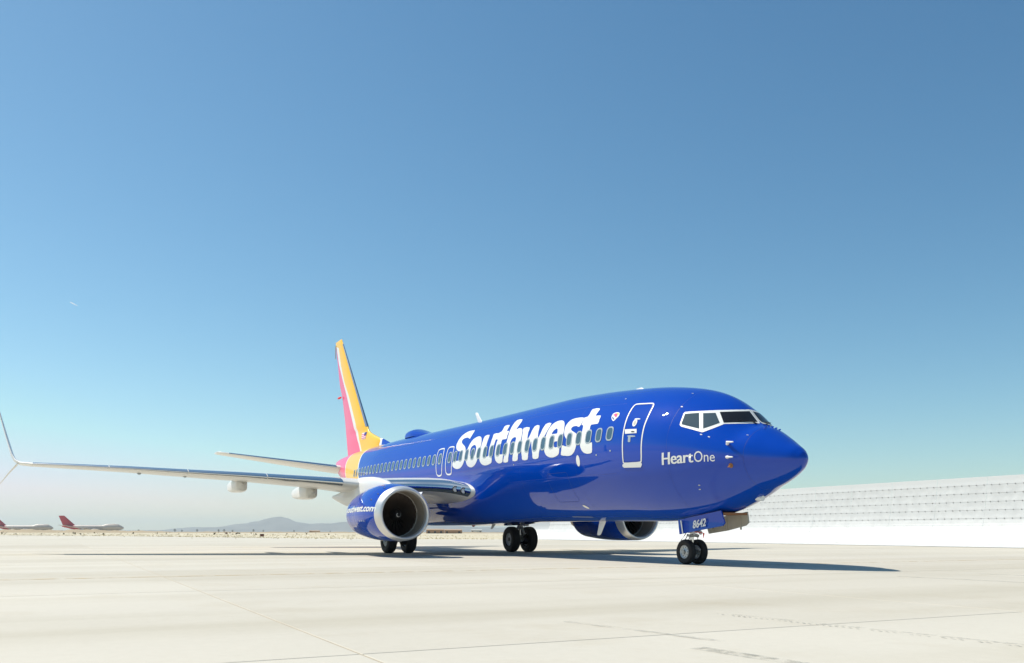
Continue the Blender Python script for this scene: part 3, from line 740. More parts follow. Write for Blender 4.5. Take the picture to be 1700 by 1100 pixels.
def make_engine(s):
    th = np.linspace(0, 2 * math.pi, 72, endpoint=False)
    aa = [.30, .36, .45, .6, .8, 1.0, 1.25, 1.5, 1.8, 2.1, 2.4, 2.7, 3.0, 3.3, 3.6]
    rows = [nsurf(s, np.full(72, a), th) for a in aa]
    inner = np.array([np.array([EX0 - 3.6 + .02, s * EY, EZ])] * 72) + (rows[-1] - [EX0 - 3.6, s * EY, EZ]) * .965
    rows.append(inner)
    deep = np.array([[EX0 - 2.9, s * EY, EZ]] * 72) + (rows[-1] - [EX0 - 3.58, s * EY, EZ]) * [0, .92, .92]
    rows.append(deep)
    mb = MB().grid(np.array(rows), close_v=True, mats=[0] * 14 + [1] * 4)
    e = mb.build('engine', [M['blue'], M['dark']], plane, angle=50)
    # polished lip, outside to throat
    rows = [nsurf(s, np.full(72, a), th, .002) for a in (.33, .28, .2, .14, .10, .07, .04, .02, .008, 0)]
    c0 = np.array([EX0, s * EY, EZ])
    for a, k in ((.004, .83), (.02, .812), (.05, .797), (.10, .785), (.18, .778)):
        rows.append(np.stack([np.full(72, EX0 - a), s * (EY + k * np.sin(th)), EZ + k * np.cos(th)], -1))
    MB().grid(np.array(rows), close_v=True).build('inlet_lip', M['lip'], e, angle=60)
    rows = []
    for a, k in ((.18, .778), (.4, .775), (.7, .785), (1.0, .79), (1.25, .79)):
        rows.append(np.stack([np.full(72, EX0 - a), s * (EY + k * np.sin(th)), EZ + k * np.cos(th)], -1))
    MB().grid(np.array(rows), close_v=True).build('inlet_duct', M['duct'], e, angle=60)
    MB().revolve([(-1.22, .79), (-1.22, .01)], (EX0, s * EY, EZ), 'x', 40).build('fan_backing', M['dark'], e)
    MB().revolve([(-.905, .79), (-.905, .772), (-.93, .772), (-.93, .79)], (EX0, s * EY, EZ), 'x', 60, close=True).build('fan_ring', M['lip'], e)
    sp = MB().revolve([(-.62, .004), (-.64, .03), (-.72, .085), (-.84, .16), (-.95, .215), (-1.1, .24)], (EX0, s * EY, EZ), 'x', 32).build('spinner', M['spinner'], e, angle=60)
    # white swirl on the spinner
    m = MB(); A, B = [], []
    for u in np.linspace(0, 1, 16):
        q = 2.2 + u * 4.6; rr = .05 + .055 * u; w = .022
        for lst, r_ in ((A, rr - w / 2), (B, rr + w / 2)):
            d = np.interp(r_, [.004, .03, .085, .16, .215], [.62, .64, .72, .84, .95]) - .006
            lst.append((EX0 - d, s * EY + r_ * math.cos(q), EZ + r_ * math.sin(q)))
    m.grid([A, B]).build('spinner_swirl', M['white'], e)
    # 24 wide-chord blades, twisted from root to tip
    base = None
    for k in range(24):
        q0 = 2 * math.pi * k / 24
        if base is None:
            m = MB(); G = []
            for u in np.linspace(0, 1, 6):
                r = .20 + .565 * u; tw = R_(28 + 34 * u); ch = .20 + .06 * u
                row = []
                for c, side in ((-.5, 0), (-.2, 1), (.2, 1), (.5, 0), (.2, -1), (-.2, -1)):
                    ax = c * ch * math.cos(tw) + side * .006 * math.sin(tw); tg = c * ch * math.sin(tw) - side * .006 * math.cos(tw) + .05 * math.sin(u * math.pi)
                    row.append((ax, tg, r))
                G.append(row)
            m.grid(G, close_v=True)
            base = m.build('fan_blade', M['blade'], None, angle=60); ob = base
        else:
            ob = base.copy(); COL.objects.link(ob)
        ob.parent = e
        ob.matrix_parent_inverse = wmat(e).inverted()
        ob.location = (EX0 - 1.03, s * EY, EZ)
        ob.rotation_euler = (q0, 0, 0)
    # core nozzle and plug
    MB().revolve([(-2.9, .62), (-3.6, .60), (-4.3, .47), (-4.75, .40), (-4.74, .37), (-4.2, .40)], (EX0, s * EY, EZ), 'x', 40).build('core_nozzle', M['exhaust'], e)
    MB().revolve([(-4.2, .30), (-4.7, .26), (-5.2, .12), (-5.4, .01)], (EX0, s * EY, EZ), 'x', 32).build('exhaust_plug', M['exhaust'], e)
    # pylon with white fillet running from the nacelle crown to the wing
    rows = []
    for x, hw, zt, zb in ((-14.75, .03, 2.56, 2.3), (-15.2, .13, 2.70, 2.3), (-16.0, .21, 2.86, 2.2), (-17.0, .26, 2.96, 2.1), (-18.0, .27, 2.99, 1.9), (-19.5, .24, 2.75, 1.9), (-21.0, .14, 2.5, 2.1), (-22.2, .03, 2.42, 2.32)):
        q = np.linspace(0, 2 * math.pi, 24, endpoint=False); c, sn = np.cos(q), np.sin(q)
        rows.append(np.stack([np.full(24, x), s * EY + hw * np.sign(sn) * np.abs(sn) ** .6, (zt + zb) / 2 + (zt - zb) / 2 * np.sign(c) * np.abs(c) ** .6], -1))
    R2 = np.array(rows); xi = np.linspace(0, len(rows) - 1, 36)
    R3 = np.stack([np.stack([pchip(np.arange(len(rows)), R2[:, j, k])(xi) for k in range(3)], -1) for j in range(24)], 1)
    MB().grid(R3, close_v=True).build('pylon', M['white'], e, angle=60)
    # inboard strake
    q = R_(-52)
    p0 = nsurf(s, [.75], [q])[0]; p1 = nsurf(s, [1.75], [q])[0]
    n0 = np.array([0, s * math.sin(q), math.cos(q)])
    m = MB(); pts = []
    for off, th_ in ((-.02, .012), (.26, .008)):
        for sgn in (-1, 1):
            tvec = np.array([0, s * math.cos(q), -math.sin(q)]) * sgn * th_
            a = p0 * (.62 if off > 0 else 1) + p1 * (.38 if off > 0 else 0)
            pts += [a + n0 * off + tvec, p1 + n0 * off * .9 + tvec]
    m.add(pts, [(0, 1, 3, 2), (4, 6, 7, 5), (0, 4, 5, 1), (2, 3, 7, 6), (0, 2, 6, 4), (1, 5, 7, 3)])
    m.build('nacelle_strake', M['white'], e, smooth=False)
    # cowl joints and latches
    for a in (1.02, 2.35):
        tq = np.linspace(0, 2 * math.pi, 90)
        MB().grid([nsurf(s, np.full(90, a), tq, .002), nsurf(s, np.full(90, a + .012), tq, .002)]).build('cowl_seam', M['seam'], e)
    for k in range(3):
        p = nsurf(s, [1.55 - .2 * k], [R_(104)], .004)[0]
        MB().box(p, (.05, .012, .05)).build('cowl_latch', M['winframe'], e, smooth=False)
    for a, g in ((.55, 48), (.75, 62), (.62, 30)):
        p = nsurf(s, [a], [R_(g)], .006)[0]
        MB().revolve([(-.012, .035), (.012, .035), (.02, .004)], p, 'y', 10).build('cowl_fastener', M['winframe'], e)
    # web address on the outboard cowl
    bm = text_bm('southwest.com', .03); x0, x1, y0, y1 = text_box(bm)
    bmesh.ops.triangulate(bm, faces=bm.faces)
    cut_bm(bm, .25, .25)
    for v in bm.verts:
        u = (v.co.x - x0) / (x1 - x0); w = v.co.y / H_CAP
        if s > 0: u = 1 - u
        a = 3.5 - 3.24 * u - (.085 * w if s < 0 else -.085 * w); g = R_(84.5 - 12.0 * w)
        v.co = Vn(nsurf(s, [a], [g], .006)[0])
    bmesh.ops.recalc_face_normals(bm, faces=bm.faces)
    bm_obj(bm, 'cowl_lettering', M['white'], e)
    return e
engR = make_engine(-1)
engL = make_engine(1)

# ------------------------------------------------------------------ fin, dorsal fin, stabilisers
def fin_x(z, pts):
    return np.interp(z, [p[1] for p in pts][::-1], [p[0] for p in pts][::-1])
F_LE = [(-37.35, 12.58), (-34.05, 8.72), (-32.25, 6.63), (-32.0, 6.42), (-31.3, 6.20), (-29.95, 5.84)]
F_YW = [(-37.85, 12.30), (-37.24, 10.95), (-36.37, 9.77), (-35.47, 8.89), (-34.02, 7.14), (-33.02, 5.56), (-32.7, 5.1)]
F_WP = [(-38.35, 12.1), (-37.81, 11.12), (-36.99, 10.18), (-36.0, 9.0), (-34.66, 7.32), (-33.35, 5.64), (-33.0, 5.1)]
F_TE = [(-38.62, 12.58), (-38.2, 11.33), (-37.7, 9.77), (-37.2, 9.0), (-36.6, 7.42), (-36.05, 5.44), (-35.9, 5.1)]
zz = list(np.linspace(5.25, 6.6, 12)) + list(np.linspace(6.8, 12.3, 26)) + [12.42, 12.5, 12.56]
def fin_half(x, le, te, z):
    c = le - te; u = np.clip((le - x) / c, 0, 1)
    tc = .105 if z > 6.6 else .075
    yt = 5 * (.2969 * np.sqrt(u) - .126 * u - .3516 * u ** 2 + .2843 * u ** 3 - .1036 * u ** 4)
    k = 1 if z < 12.4 else max(.15, 1 - ((z - 12.4) / .18) ** 2)
    return np.maximum(yt * tc * min(c, 5.2) * k, .004)
mb = MB()
for s in (-1, 1):
    rows = []
    for z in zz:
        le = fin_x(z, F_LE) if z > 5.84 else -29.85
        te = fin_x(z, F_TE); yw = min(fin_x(z, F_YW), le - .05); wp = min(fin_x(z, F_WP), yw - .02)
        if z > 12.2: yw = wp = te + .02; wp = te + .01
        wp = max(wp, te + .005); yw = max(yw, te + .01)
        xs = list(le - (le - yw) * (np.linspace(0, 1, 12) ** 1.6)) + list(np.linspace(yw, wp, 3)[1:]) + list(np.linspace(wp, te, 7)[1:])
        rows.append([(x, s * float(fin_half(x, le, te, z)), z) for x in xs])
    G = np.array(rows)
    Gt = np.transpose(G, (1, 0, 2))
    mb.grid(Gt, mats=[0] * 11 + [1] * 2 + [2] * 6)
    if s == -1: top_r = G[-1]
    else:
        mb.grid([G[-1], top_r], mats=[0])
        mb.grid([G[:, -1], np.array(rows)[:, -1] * [1, -1, 1]], mats=[2])
fin = mb.build('fin', [M['yellow'], M['white'], M['red']], plane, angle=50)
# bare metal leading edge
rows = []
for z in np.linspace(6.75, 12.2, 20):
    le = fin_x(z, F_LE); te = fin_x(z, F_TE); row = []
    for u in (.03, .022, .014, .007, .002, 0): row.append((le - u * (le - te) + .006, -float(fin_half(np.array(le - u * (le - te)), le, te, z)) - .006, z))
    for u in (.002, .007, .014, .022, .03): row.append((le - u * (le - te) + .006, float(fin_half(np.array(le - u * (le - te)), le, te, z)) + .006, z))
    rows.append(row)
MB().grid(rows).build('fin_leading_edge', M['silver'], fin, angle=60)
# dorsal fillet: white joint, blue front
def dorsal(x0, x1, z0a, z1a, mat, name):
    rows = []
    for u in np.linspace(0, 1, 10):
        x = x0 + (x1 - x0) * u; zt = z0a + (z1a - z0a) * u
        rows.append([(x, -.17, 5.38), (x, -.12, 5.46), (x, -.07, zt - .05), (x, -.035, zt - .012), (x, 0, zt), (x, .035, zt - .012), (x, .07, zt - .05), (x, .12, 5.46), (x, .17, 5.38)])
    return MB().grid(rows).build(name, mat, fin, angle=70)
dorsal(-29.75, -30.1, 5.83, 5.90, M['white'], 'dorsal_stripe')
dorsal(-28.35, -29.75, 5.44, 5.83, M['blue'], 'dorsal_fillet')
MB().revolve([(-.45, .004), (-.25, .05), (0, .07), (.25, .05), (.45, .004)], (-37.45, -.1, 9.0), 'x', 12).build('rudder_fairing', M['redtag'], fin)
MB().box((-38.55, -.03, 11.95), (.10, .05, .8)).build('rudder_horn', M['winframe'], fin, smooth=False)
# flag on the fin
m = MB()
fl = [(-33.02, 6.0), (-32.1, 6.0), (-32.1, 6.42), (-33.02, 6.42)]
def fy(x, z): return -float(fin_half(np.array(x), fin_x(z, F_LE), fin_x(z, F_TE), z)) - .012
def fin_patch(x0, x1, z0, z1, mat, name, par, off=0.):
    G = [[(x, fy(x, z) - off, z) for x in np.linspace(x0, x1, 5)] for z in np.linspace(z0, z1, 4)]
    return MB().grid(G).build(name, mat, par)
fin_patch(-32.85, -32.15, 6.05, 6.42, M['white'], 'flag', fin)
for k in range(3): fin_patch(-32.85, -32.15, 6.08 + .11 * k, 6.13 + .11 * k, M['red'], 'flag_stripe', fin, .004)
fin_patch(-32.45, -32.15, 6.24, 6.42, M['flagblue'], 'flag_canton', fin, .008)

for s in (-1, 1):
    rows = [station((x, s * y, z), c, .10, (0, 0, 1), camber=0.) for y, x, z, c in ((.3, -34.0, 4.48, 4.3), (1.0, -34.55, 4.58, 3.95), (3.0, -35.6, 4.86, 3.15), (5.0, -36.55, 5.13, 2.35), (6.7, -37.35, 5.36, 1.68), (7.05, -37.55, 5.41, 1.5), (7.17, -37.75, 5.43, 1.2))]
    m = MB().grid(np.array(rows), close_v=True)
    b = len(m.v); m.f.append(tuple(range(b - len(FOIL), b))); m.m.append(0)
    st = m.build('stabilizer', M['grey'], plane, angle=50)
    rr = []
    for y, x, z, c in ((1.1, -34.6, 4.595, 3.9), (3.0, -35.6, 4.86, 3.15), (5.0, -36.55, 5.13, 2.35), (6.6, -37.3, 5.346, 1.72)):
        row = []
        for a, sg in ((.06, 1), (.03, 1), (.012, 1), (.003, 1), (0, 0), (.003, -1), (.012, -1), (.03, -1)):
            yt = 5 * (.2969 * math.sqrt(a) - .126 * a - .3516 * a * a)
            row.append((x - a * c + .006, s * y, z + sg * yt * .1 * c * (1 if sg > 0 else .85) + sg * .006))
        rr.append(row)
    MB().grid(rr).build('stabilizer_leading_edge', M['silver'], st, angle=60)

# ------------------------------------------------------------------ landing gear
def wheel(c, r, w, rim_r, parent, sgn):
    """tyre + rim; c axle centre of this wheel, sgn outer face direction along y"""
    sh = w / 2
    prof = [(-sh * .62, rim_r), (-sh * .9, rim_r + .03), (-sh, r * .80), (-sh * .93, r * .91), (-sh * .72, r * .975), (-sh * .45, r * .997), (-sh * .40, r * .985), (-sh * .34, r), (-sh * .06, r), (0, r * .986), (sh * .06, r), (sh * .34, r), (sh * .40, r * .985), (sh * .45, r * .997), (sh * .72, r * .975), (sh * .93, r * .91), (sh, r * .80), (sh * .9, rim_r + .03), (sh * .62, rim_r)]
    MB().revolve(prof, c, 'y', 48).build('tyre', M['rubber'], parent, angle=50)
    m = MB()
    for sd in (1, -1):
        m.cur = 0
        m.revolve([(sd * sh * .62, rim_r + .004), (sd * sh * .72, rim_r * .97), (sd * sh * .60, rim_r * .86), (sd * sh * .42, rim_r * .80), (sd * sh * .36, rim_r * .55), (sd * sh * .5, rim_r * .38), (sd * sh * .62, rim_r * .30)], c, 'y', 40)
        m.cur = 1
        m.revolve([(sd * sh * .62, rim_r * .30), (sd * sh * .7, rim_r * .24), (sd * sh * .7, .004)], c, 'y', 20)
        for k in range(9):
            q = 2 * math.pi * k / 9
            p = (c[0] + rim_r * .66 * math.cos(q), c[1] + sd * sh * .385, c[2] + rim_r * .66 * math.sin(q))
            m.revolve([(sd * .0, .001), (sd * .004, rim_r * .085), (sd * .006, .001)], p, 'y', 8)
    m.build('rim', [M['rim'], M['dark']], parent, angle=40)

# nose gear
NX = -4.20
m = MB()
m.tube([(NX - .02, 0, 1.55), (NX, 0, .86)], .085, 16)
m.tube([(NX, 0, .92), (NX, 0, .86)], .11, 16)
m.tube([(NX, -.32, .343), (NX, .32, .343)], .05, 14)
m.tube([(NX, 0, .46), (NX, 0, .30)], .085, 14)
m.tube([(NX + .06, -.10, 1.0), (NX + .95, -.22, 1.38)], .04, 10)
m.tube([(NX + .06, .10, 1.0), (NX + .95, .22, 1.38)], .04, 10)
m.tube([(NX - .10, -.06, .82), (NX - .27, -.06, .62), (NX - .09, -.05, .42)], [.03, .035, .03], 8)
m.tube([(NX - .10, .06, .82), (NX - .27, .06, .62), (NX - .09, .05, .42)], [.03, .035, .03], 8)
m.tube([(NX + .06, -.16, .78), (NX + .10, 0, .80), (NX + .06, .16, .78)], .045, 10)
m.box((NX + .1, 0, .93), (.16, .34, .12), bev=.02)
m.tube([(NX + .14, 0, .50), (NX + .34, 0, .40)], .03, 8)
ng = m.build('nose_gear', M['gear'], plane, angle=40)
MB().tube([(NX, 0, .88), (NX, 0, .44)], .058, 16).build('oleo', M['chrome'], ng)
m = MB()
m.tube([(NX + .02, -.12, 1.0), (NX - .13, -.15, .80), (NX - .28, -.16, .66), (NX - .22, -.14, .52), (NX - .05, -.08, .40)], .011, 6)
m.tube([(NX + .06, .10, .95), (NX + .10, .12, .7), (NX + .06, .06, .45)], .010, 6)
m.build('hydraulic_hose', M['dark'], ng)
for k in (-1, 1):
    m = MB(); m.revolve([(.0, .001), (.0, .05), (.03, .06), (.035, .05), (.03, .001)], (NX + .2, k * .11, .87), 'x', 14).build('taxi_lamp', M['lens'], ng)
wheel((NX, -.205, .343), .343, .20, .185, ng, -1)
wheel((NX, .205, .343), .343, .20, .185, ng, 1)
# nose gear doors
def slab_poly(pts, thick, nrm):
    n = len(pts); nrm = Vector(nrm)
    a = [Vector(p) - nrm * thick / 2 for p in pts]; b = [Vector(p) + nrm * thick / 2 for p in pts]
    m = MB(); m.add(a + b, [tuple(range(n))[::-1], tuple(range(n, 2 * n))] + [(k, (k + 1) % n, n + (k + 1) % n, n + k) for k in range(n)])
    return m
def door_curve(y0, s, parent):
    Q = [(-4.21, 1.215), (-4.09, .825), (-3.3, .93), (-2.385, 1.045), (-2.30, 1.12), (-2.46, 1.44)]
    n = len(Q)
    out = []
    for x, z in Q:
        out.append((x, s * (y0 + .05 * max(0, (1.2 - z)) / .4), z))
    return slab_poly(out, .035, (0, 1, 0)).build('gear_door', [M['blue']], parent, smooth=False), out
dR, _ = door_curve(.46, -1, ng)
m = slab_poly([(-4.19, .46, 1.22), (-4.08, .50, .84), (-3.3, .50, .93), (-2.60, .50, 1.06), (-2.48, .49, 1.14), (-2.50, .46, 1.42)], .035, (0, 1, 0))
dL = m.build('gear_door', M['bay'], ng, smooth=False)
for x in (-2.75, -3.3, -3.9):
    MB().box((x, .455, 1.17), (.04, .03, .44)).build('door_rib', M['bay'], ng, smooth=False)
slab_poly([(-4.04, -.535, 1.20), (-3.955, -.535, .84), (-3.91, -.535, .848), (-3.995, -.535, 1.20)], .004, (0, 1, 0)).build('door_stripe', M['white'], ng, smooth=False)
bm = text_bm('8642', .03); x0, x1, y0, y1 = text_box(bm)
for v in bm.verts:
    u = (v.co.x - x0) / (x1 - x0); w = v.co.y / H_CAP
    v.co = Vector((-3.51 + .53 * u + .01 * w, -.540 + .012 * w, .985 + .067 * u + .195 * w))
bm_obj(bm, 'door_number', M['white'], ng, smooth=False)
# bay interior visible behind the doors
MB().box((-3.3, 0, 1.36), (1.7, .80, .06)).build('gear_bay', M['rust'], ng, smooth=False)
slab_poly([(NX + .48, -.02, .86), (NX + .55, -.02, .86), (NX + .51, -.02, .72)], .008, (0, 1, 0)).build('remove_flag', M['redtag'], ng, smooth=False)
MB().tube([(NX + .2, -.1, .9), (NX + .5, -.02, .86)], .012, 6).build('bypass_pin', M['redtag'], ng)

# main gears
MX = -19.68
for s in (-1, 1):
    y = s * 2.86
    m = MB()
    m.tube([(MX - .1, y * 1.0, 2.3), (MX, y, 1.05)], .13, 18)
    m.tube([(MX, y, 1.12), (MX, y, 1.02)], .16, 18)
    m.tube([(MX, y - .55, .56), (MX, y + .55, .56)], .075, 14)
    m.tube([(MX, y, .74), (MX, y, .46)], .13, 16)
    m.tube([(MX, y - s * .05, 1.5), (MX - .1, s * 1.6, 1.95)], .07, 12)
    m.tube([(MX + .1, y, 1.7), (MX + 1.1, y - s * .2, 2.2)], .06, 12)
    m.tube([(MX + .15, y, 1.06), (MX + .40, y, .80), (MX + .13, y, .58)], [.05, .06, .05], 10)
    m.box((MX + .02, y, 1.35), (.30, .34, .30), bev=.05)
    mg = m.build('main_gear', M['gear'], plane, angle=40)
    MB().tube([(MX, y, 1.05), (MX, y, .6)], .088, 16).build('oleo', M['chrome'], mg)
    for k in (-1, 1):
        wheel((MX, y + k * .43, .565), .565, .40, .285, mg, k)
        MB().revolve([(k * .10, .20), (k * .12, .235), (k * .30, .235), (k * .32, .2)], (MX, y, .565), 'y', 30).build('brake', M['dark'], mg)
    m = MB()
    m.tube([(MX + .16, y + .06, 1.5), (MX + .22, y + .1, 1.1), (MX + .2, y + .25, .75), (MX + .12, y + .3, .6)], .014, 6)
    m.tube([(MX + .16, y - .06, 1.5), (MX + .24, y - .1, 1.1), (MX + .2, y - .25, .75), (MX + .12, y - .3, .6)], .014, 6)
    m.build('hydraulic_hose', M['dark'], mg)
    MB().box((MX - .05, y + s * .30, 1.62), (.75, .03, .95), Matrix.Rotation(s * -.12, 3, 'X')).build('gear_door', M['fairing'], mg, smooth=False)

# ------------------------------------------------------------------ ground
def mat_concrete(name, base, per_object=True, lines=True):
    m, nt, N, L, b = new_mat(name)
    g = N.new('ShaderNodeNewGeometry')
    def noise(sx, sy, sc, det=5, rough=.6):
        mp = N.new('ShaderNodeMapping'); mp.inputs['Scale'].default_value = (sx, sy, 1)
        L.new(g.outputs['Position'], mp.inputs['Vector'])
        n = N.new('ShaderNodeTexNoise'); n.inputs['Scale'].default_value = sc; n.inputs['Detail'].default_value = det; n.inputs['Roughness'].default_value = rough
        L.new(mp.outputs[0], n.inputs['Vector']); return n.outputs[0]
    def ramp(fac, a, b_):
        r = N.new('ShaderNodeValToRGB'); r.color_ramp.elements[0].position = a[0]; r.color_ramp.elements[1].position = b_[0]
        r.color_ramp.elements[0].color = (*a[1], 1); r.color_ramp.elements[1].color = (*b_[1], 1)
        L.new(fac, r.inputs[0]); return r.outputs[0]
    def mul(a, c, f=1.):
        x = N.new('ShaderNodeMix'); x.data_type = 'RGBA'; x.blend_type = 'MULTIPLY'; x.inputs[0].default_value = f
        L.new(a, x.inputs[6]); L.new(c, x.inputs[7]); return x.outputs[2]
    c0 = ramp(noise(1, 1, .12), (.3, tuple(k * .95 for k in base)), (.7, tuple(min(1, k * 1.05) for k in base)))
    streak = ramp(noise(.35, .02, 1.0, 4), (.30, (.86, .845, .80)), (.58, (1, 1, 1)))      # dust dragged along the wind
    fine = ramp(noise(1, 1, 9., 8, .7), (.3, (.96, .96, .95)), (.7, (1.02, 1.02, 1.02)))
    stain = ramp(noise(1, 1, .55, 7, .65), (.25, (.93, .91, .87)), (.46, (1, 1, 1)))
    col = mul(mul(mul(c0, streak), fine), stain)
    if per_object:
        oi = N.new('ShaderNodeObjectInfo')
        rv = ramp(oi.outputs['Random'], (0, (.93, .92, .905)), (1, (1, 1, 1)))
        col = mul(col, rv)
    L.new(col, b.inputs['Base Color'])
    b.inputs['Roughness'].default_value = .82
    b.inputs['Specular IOR Level'].default_value = .3
    bp = N.new('ShaderNodeBump'); bp.inputs['Strength'].default_value = .25; bp.inputs['Distance'].default_value = .004
    L.new(noise(1, 1, 60., 3), bp.inputs['Height']); L.new(bp.outputs[0], b.inputs['Normal'])
    return m
CONC = (.585, .545, .46)
M['slab'] = mat_concrete('slab_concrete', CONC)
M['apron'] = mat_concrete('apron_concrete', CONC, False)
M['sealant'] = P('joint_sealant', (.43, .37, .27), .8, var=(2., .2))

def desert_mat():
    m, nt, N, L, b = new_mat('desert_ground')
    g = N.new('ShaderNodeNewGeometry')
    n = N.new('ShaderNodeTexNoise'); n.inputs['Scale'].default_value = .035; n.inputs['Detail'].default_value = 9; n.inputs['Roughness'].default_value = .65
    L.new(g.outputs['Position'], n.inputs['Vector'])
    r = N.new('ShaderNodeValToRGB')
    e = r.color_ramp.elements
    e[0].position = .34; e[0].color = (.50, .42, .26, 1)
    e[1].position = .66; e[1].color = (.64, .58, .47, 1)
    k = e.new(.5); k.color = (.58, .51, .36, 1)
    L.new(n.outputs[0], r.inputs[0]); L.new(r.outputs[0], b.inputs['Base Color'])
    b.inputs['Roughness'].default_value = .95
    return m
M['desert'] = desert_mat()

# desert floor to the horizon
m = MB(); n = 96; rad = [0, 60, 200, 500, 1200, 3000, 6500, 13000]
vs_ = [(0, 0, -.06)] + [(r * math.cos(2 * math.pi * k / n), r * math.sin(2 * math.pi * k / n), -.06) for r in rad[1:] for k in range(n)]
fs_ = [(0, 1 + k, 1 + (k + 1) % n) for k in range(n)]
for i in range(len(rad) - 2):
    for k in range(n):
        a = 1 + i * n + k; b = 1 + i * n + (k + 1) % n
        fs_.append((a, a + n, b + n, b))
m.add(vs_, fs_)
tag(m.build('ground', M['desert'], None, smooth=False), kind='structure')

EDGE = [(-420, -140), (-330, -76), (-233, -26), (-186, -4), (-149, 5.5), (-115, 13.5), (-101, 18.5), (-83, 34), (-78, 60), (-60, 90), (120, 90), (160, -60), (60, -320), (-420, -420)]
m = MB(); m.add([(x, y, -.014) for x, y in EDGE], [tuple(range(len(EDGE)))])
apron = tag(m.build('apron', M['apron'], None, smooth=False, recalc=False), kind='structure')
for p_ in apron.data.polygons:
    if p_.normal.z < 0: p_.flip()

# concrete slabs with sealed joints
SZ = 7.62
sx0, sy0 = 9.19, -13.79
SX = range(-9, 2); SY = range(-2, 7)
lo = (sx0 + SZ * SX.start, sy0 + SZ * SY.start); hi = (sx0 + SZ * SX.stop, sy0 + SZ * SY.stop)
m = MB(); m.add([(lo[0], lo[1], -.004), (hi[0], lo[1], -.004), (hi[0], hi[1], -.004), (lo[0], hi[1], -.004)], [(0, 1, 2, 3)])
m.build('joint_sealant', M['sealant'], apron, smooth=False)
m = MB(); g = .011; h = SZ / 2
inr = h - g; top = [(-inr + .006, -inr + .006), (inr - .006, -inr + .006), (inr - .006, inr - .006), (-inr + .006, inr - .006)]
rim = [(-inr, -inr), (inr, -inr), (inr, inr), (-inr, inr)]
m.add([(x, y, 0) for x, y in top] + [(x, y, -.005) for x, y in rim] + [(x, y, -.05) for x, y in rim],
      [(0, 1, 2, 3)] + [(4 + k, 4 + (k + 1) % 4, (k + 1) % 4, k) for k in range(4)] + [(8 + k, 8 + (k + 1) % 4, 4 + (k + 1) % 4, 4 + k) for k in range(4)])
base = m.build('slab', M['slab'], apron, smooth=False)
first = True
for i in SX:
    for j in SY:
        o = base if first else base.copy()
        if not first: COL.objects.link(o)
        first = False
        o.location = (sx0 + SZ * (i + .5), sy0 + SZ * (j + .5), 0)

# faded guide line and rubber marks: thin paint sheets
def worn_mat(name, col, scale, thr, soft, stretch=(1, 1)):
    m, nt, N, L, b = new_mat(name)
    b.inputs['Base Color'].default_value = (*col, 1); b.inputs['Roughness'].default_value = .8
    g = N.new('ShaderNodeNewGeometry'); mp = N.new('ShaderNodeMapping'); mp.inputs['Scale'].default_value = (stretch[0], stretch[1], 1)
    L.new(g.outputs['Position'], mp.inputs['Vector'])
    n = N.new('ShaderNodeTexNoise'); n.inputs['Scale'].default_value = scale; n.inputs['Detail'].default_value = 6; n.inputs['Roughness'].default_value = .7
    L.new(mp.outputs[0], n.inputs['Vector'])
    r = N.new('ShaderNodeMapRange'); r.inputs[1].default_value = thr - soft; r.inputs[2].default_value = thr + soft
    r.inputs[3].default_value = 0.; r.inputs[4].default_value = 1.
    L.new(n.outputs[0], r.inputs[0]); L.new(r.outputs[0], b.inputs['Alpha'])
    return m
M['line'] = worn_mat('worn_guide_line', (.60, .44, .22), 3., .56, .16)
M['skid'] = worn_mat('rubber_skid', (.36, .35, .30), 7., .60, .18, (1, 1))
M['skid2'] = worn_mat('rubber_skid_faint', (.46, .44, .38), 5., .62, .2, (.5, 2))
m = MB(); m.add([(-3.22, -60, .004), (-2.98, -60, .004), (-2.98, 34, .004), (-3.22, 34, .004)], [(0, 1, 2, 3)])
m.build('guide_line', M['line'], apron, smooth=False)
def ribbon(pts, w, z=.004):
    A, B = [], []
    for k, p in enumerate(pts):
        a = Vector(pts[max(k - 1, 0)]); b = Vector(pts[min(k + 1, len(pts) - 1)]); d = (b - a).normalized(); n_ = Vector((-d.y, d.x)) * w / 2
        A.append((p[0] + n_.x, p[1] + n_.y, z)); B.append((p[0] - n_.x, p[1] - n_.y, z))
    return A, B
# herringbone tyre print: two rows of short bars
m = MB()
rr = random.Random(4)
L0, L1 = Vector((7.9, -9.375)), Vector((13.5, -8.85))
d = (L1 - L0).normalized(); nn = Vector((-d.y, d.x)); k = 0; u = 0
while u < (L1 - L0).length:
    for s in (-1, 1):
        if rr.random() < .12: continue
        c = L0 + d * (u + (.03 if s > 0 else 0)) + nn * s * .055
        a = (d * .8 + nn * s * .6) * .05; w_ = (nn * -.6 * s + d * .4) * 0 + nn * s * .018
        q = [c - a - w_, c + a - w_, c + a + w_, c - a + w_]
        m.add([(p.x, p.y, .004) for p in q], [(0, 1, 2, 3)])
    u += .075
tag(m.build('tyre_print', M['skid'], apron, smooth=False), kind='stuff')
for pts, w, mt in (([(10.0, -11.42), (10.6, -11.37), (12.5, -11.2)], .16, 'skid'), ([(7.85, -11.28), (8.8, -11.12), (9.8, -10.98)], .10, 'skid2'), ([(3.1, -.66), (6, -.53), (12, -.3)], .22, 'skid2'), ([(3.0, 1.9), (7, 2.1), (13, 2.3)], .22, 'skid2')):
    m = MB(); A, B = ribbon(pts, w); m.grid([A, B]); m.build('tyre_mark', M[mt], apron, smooth=False)

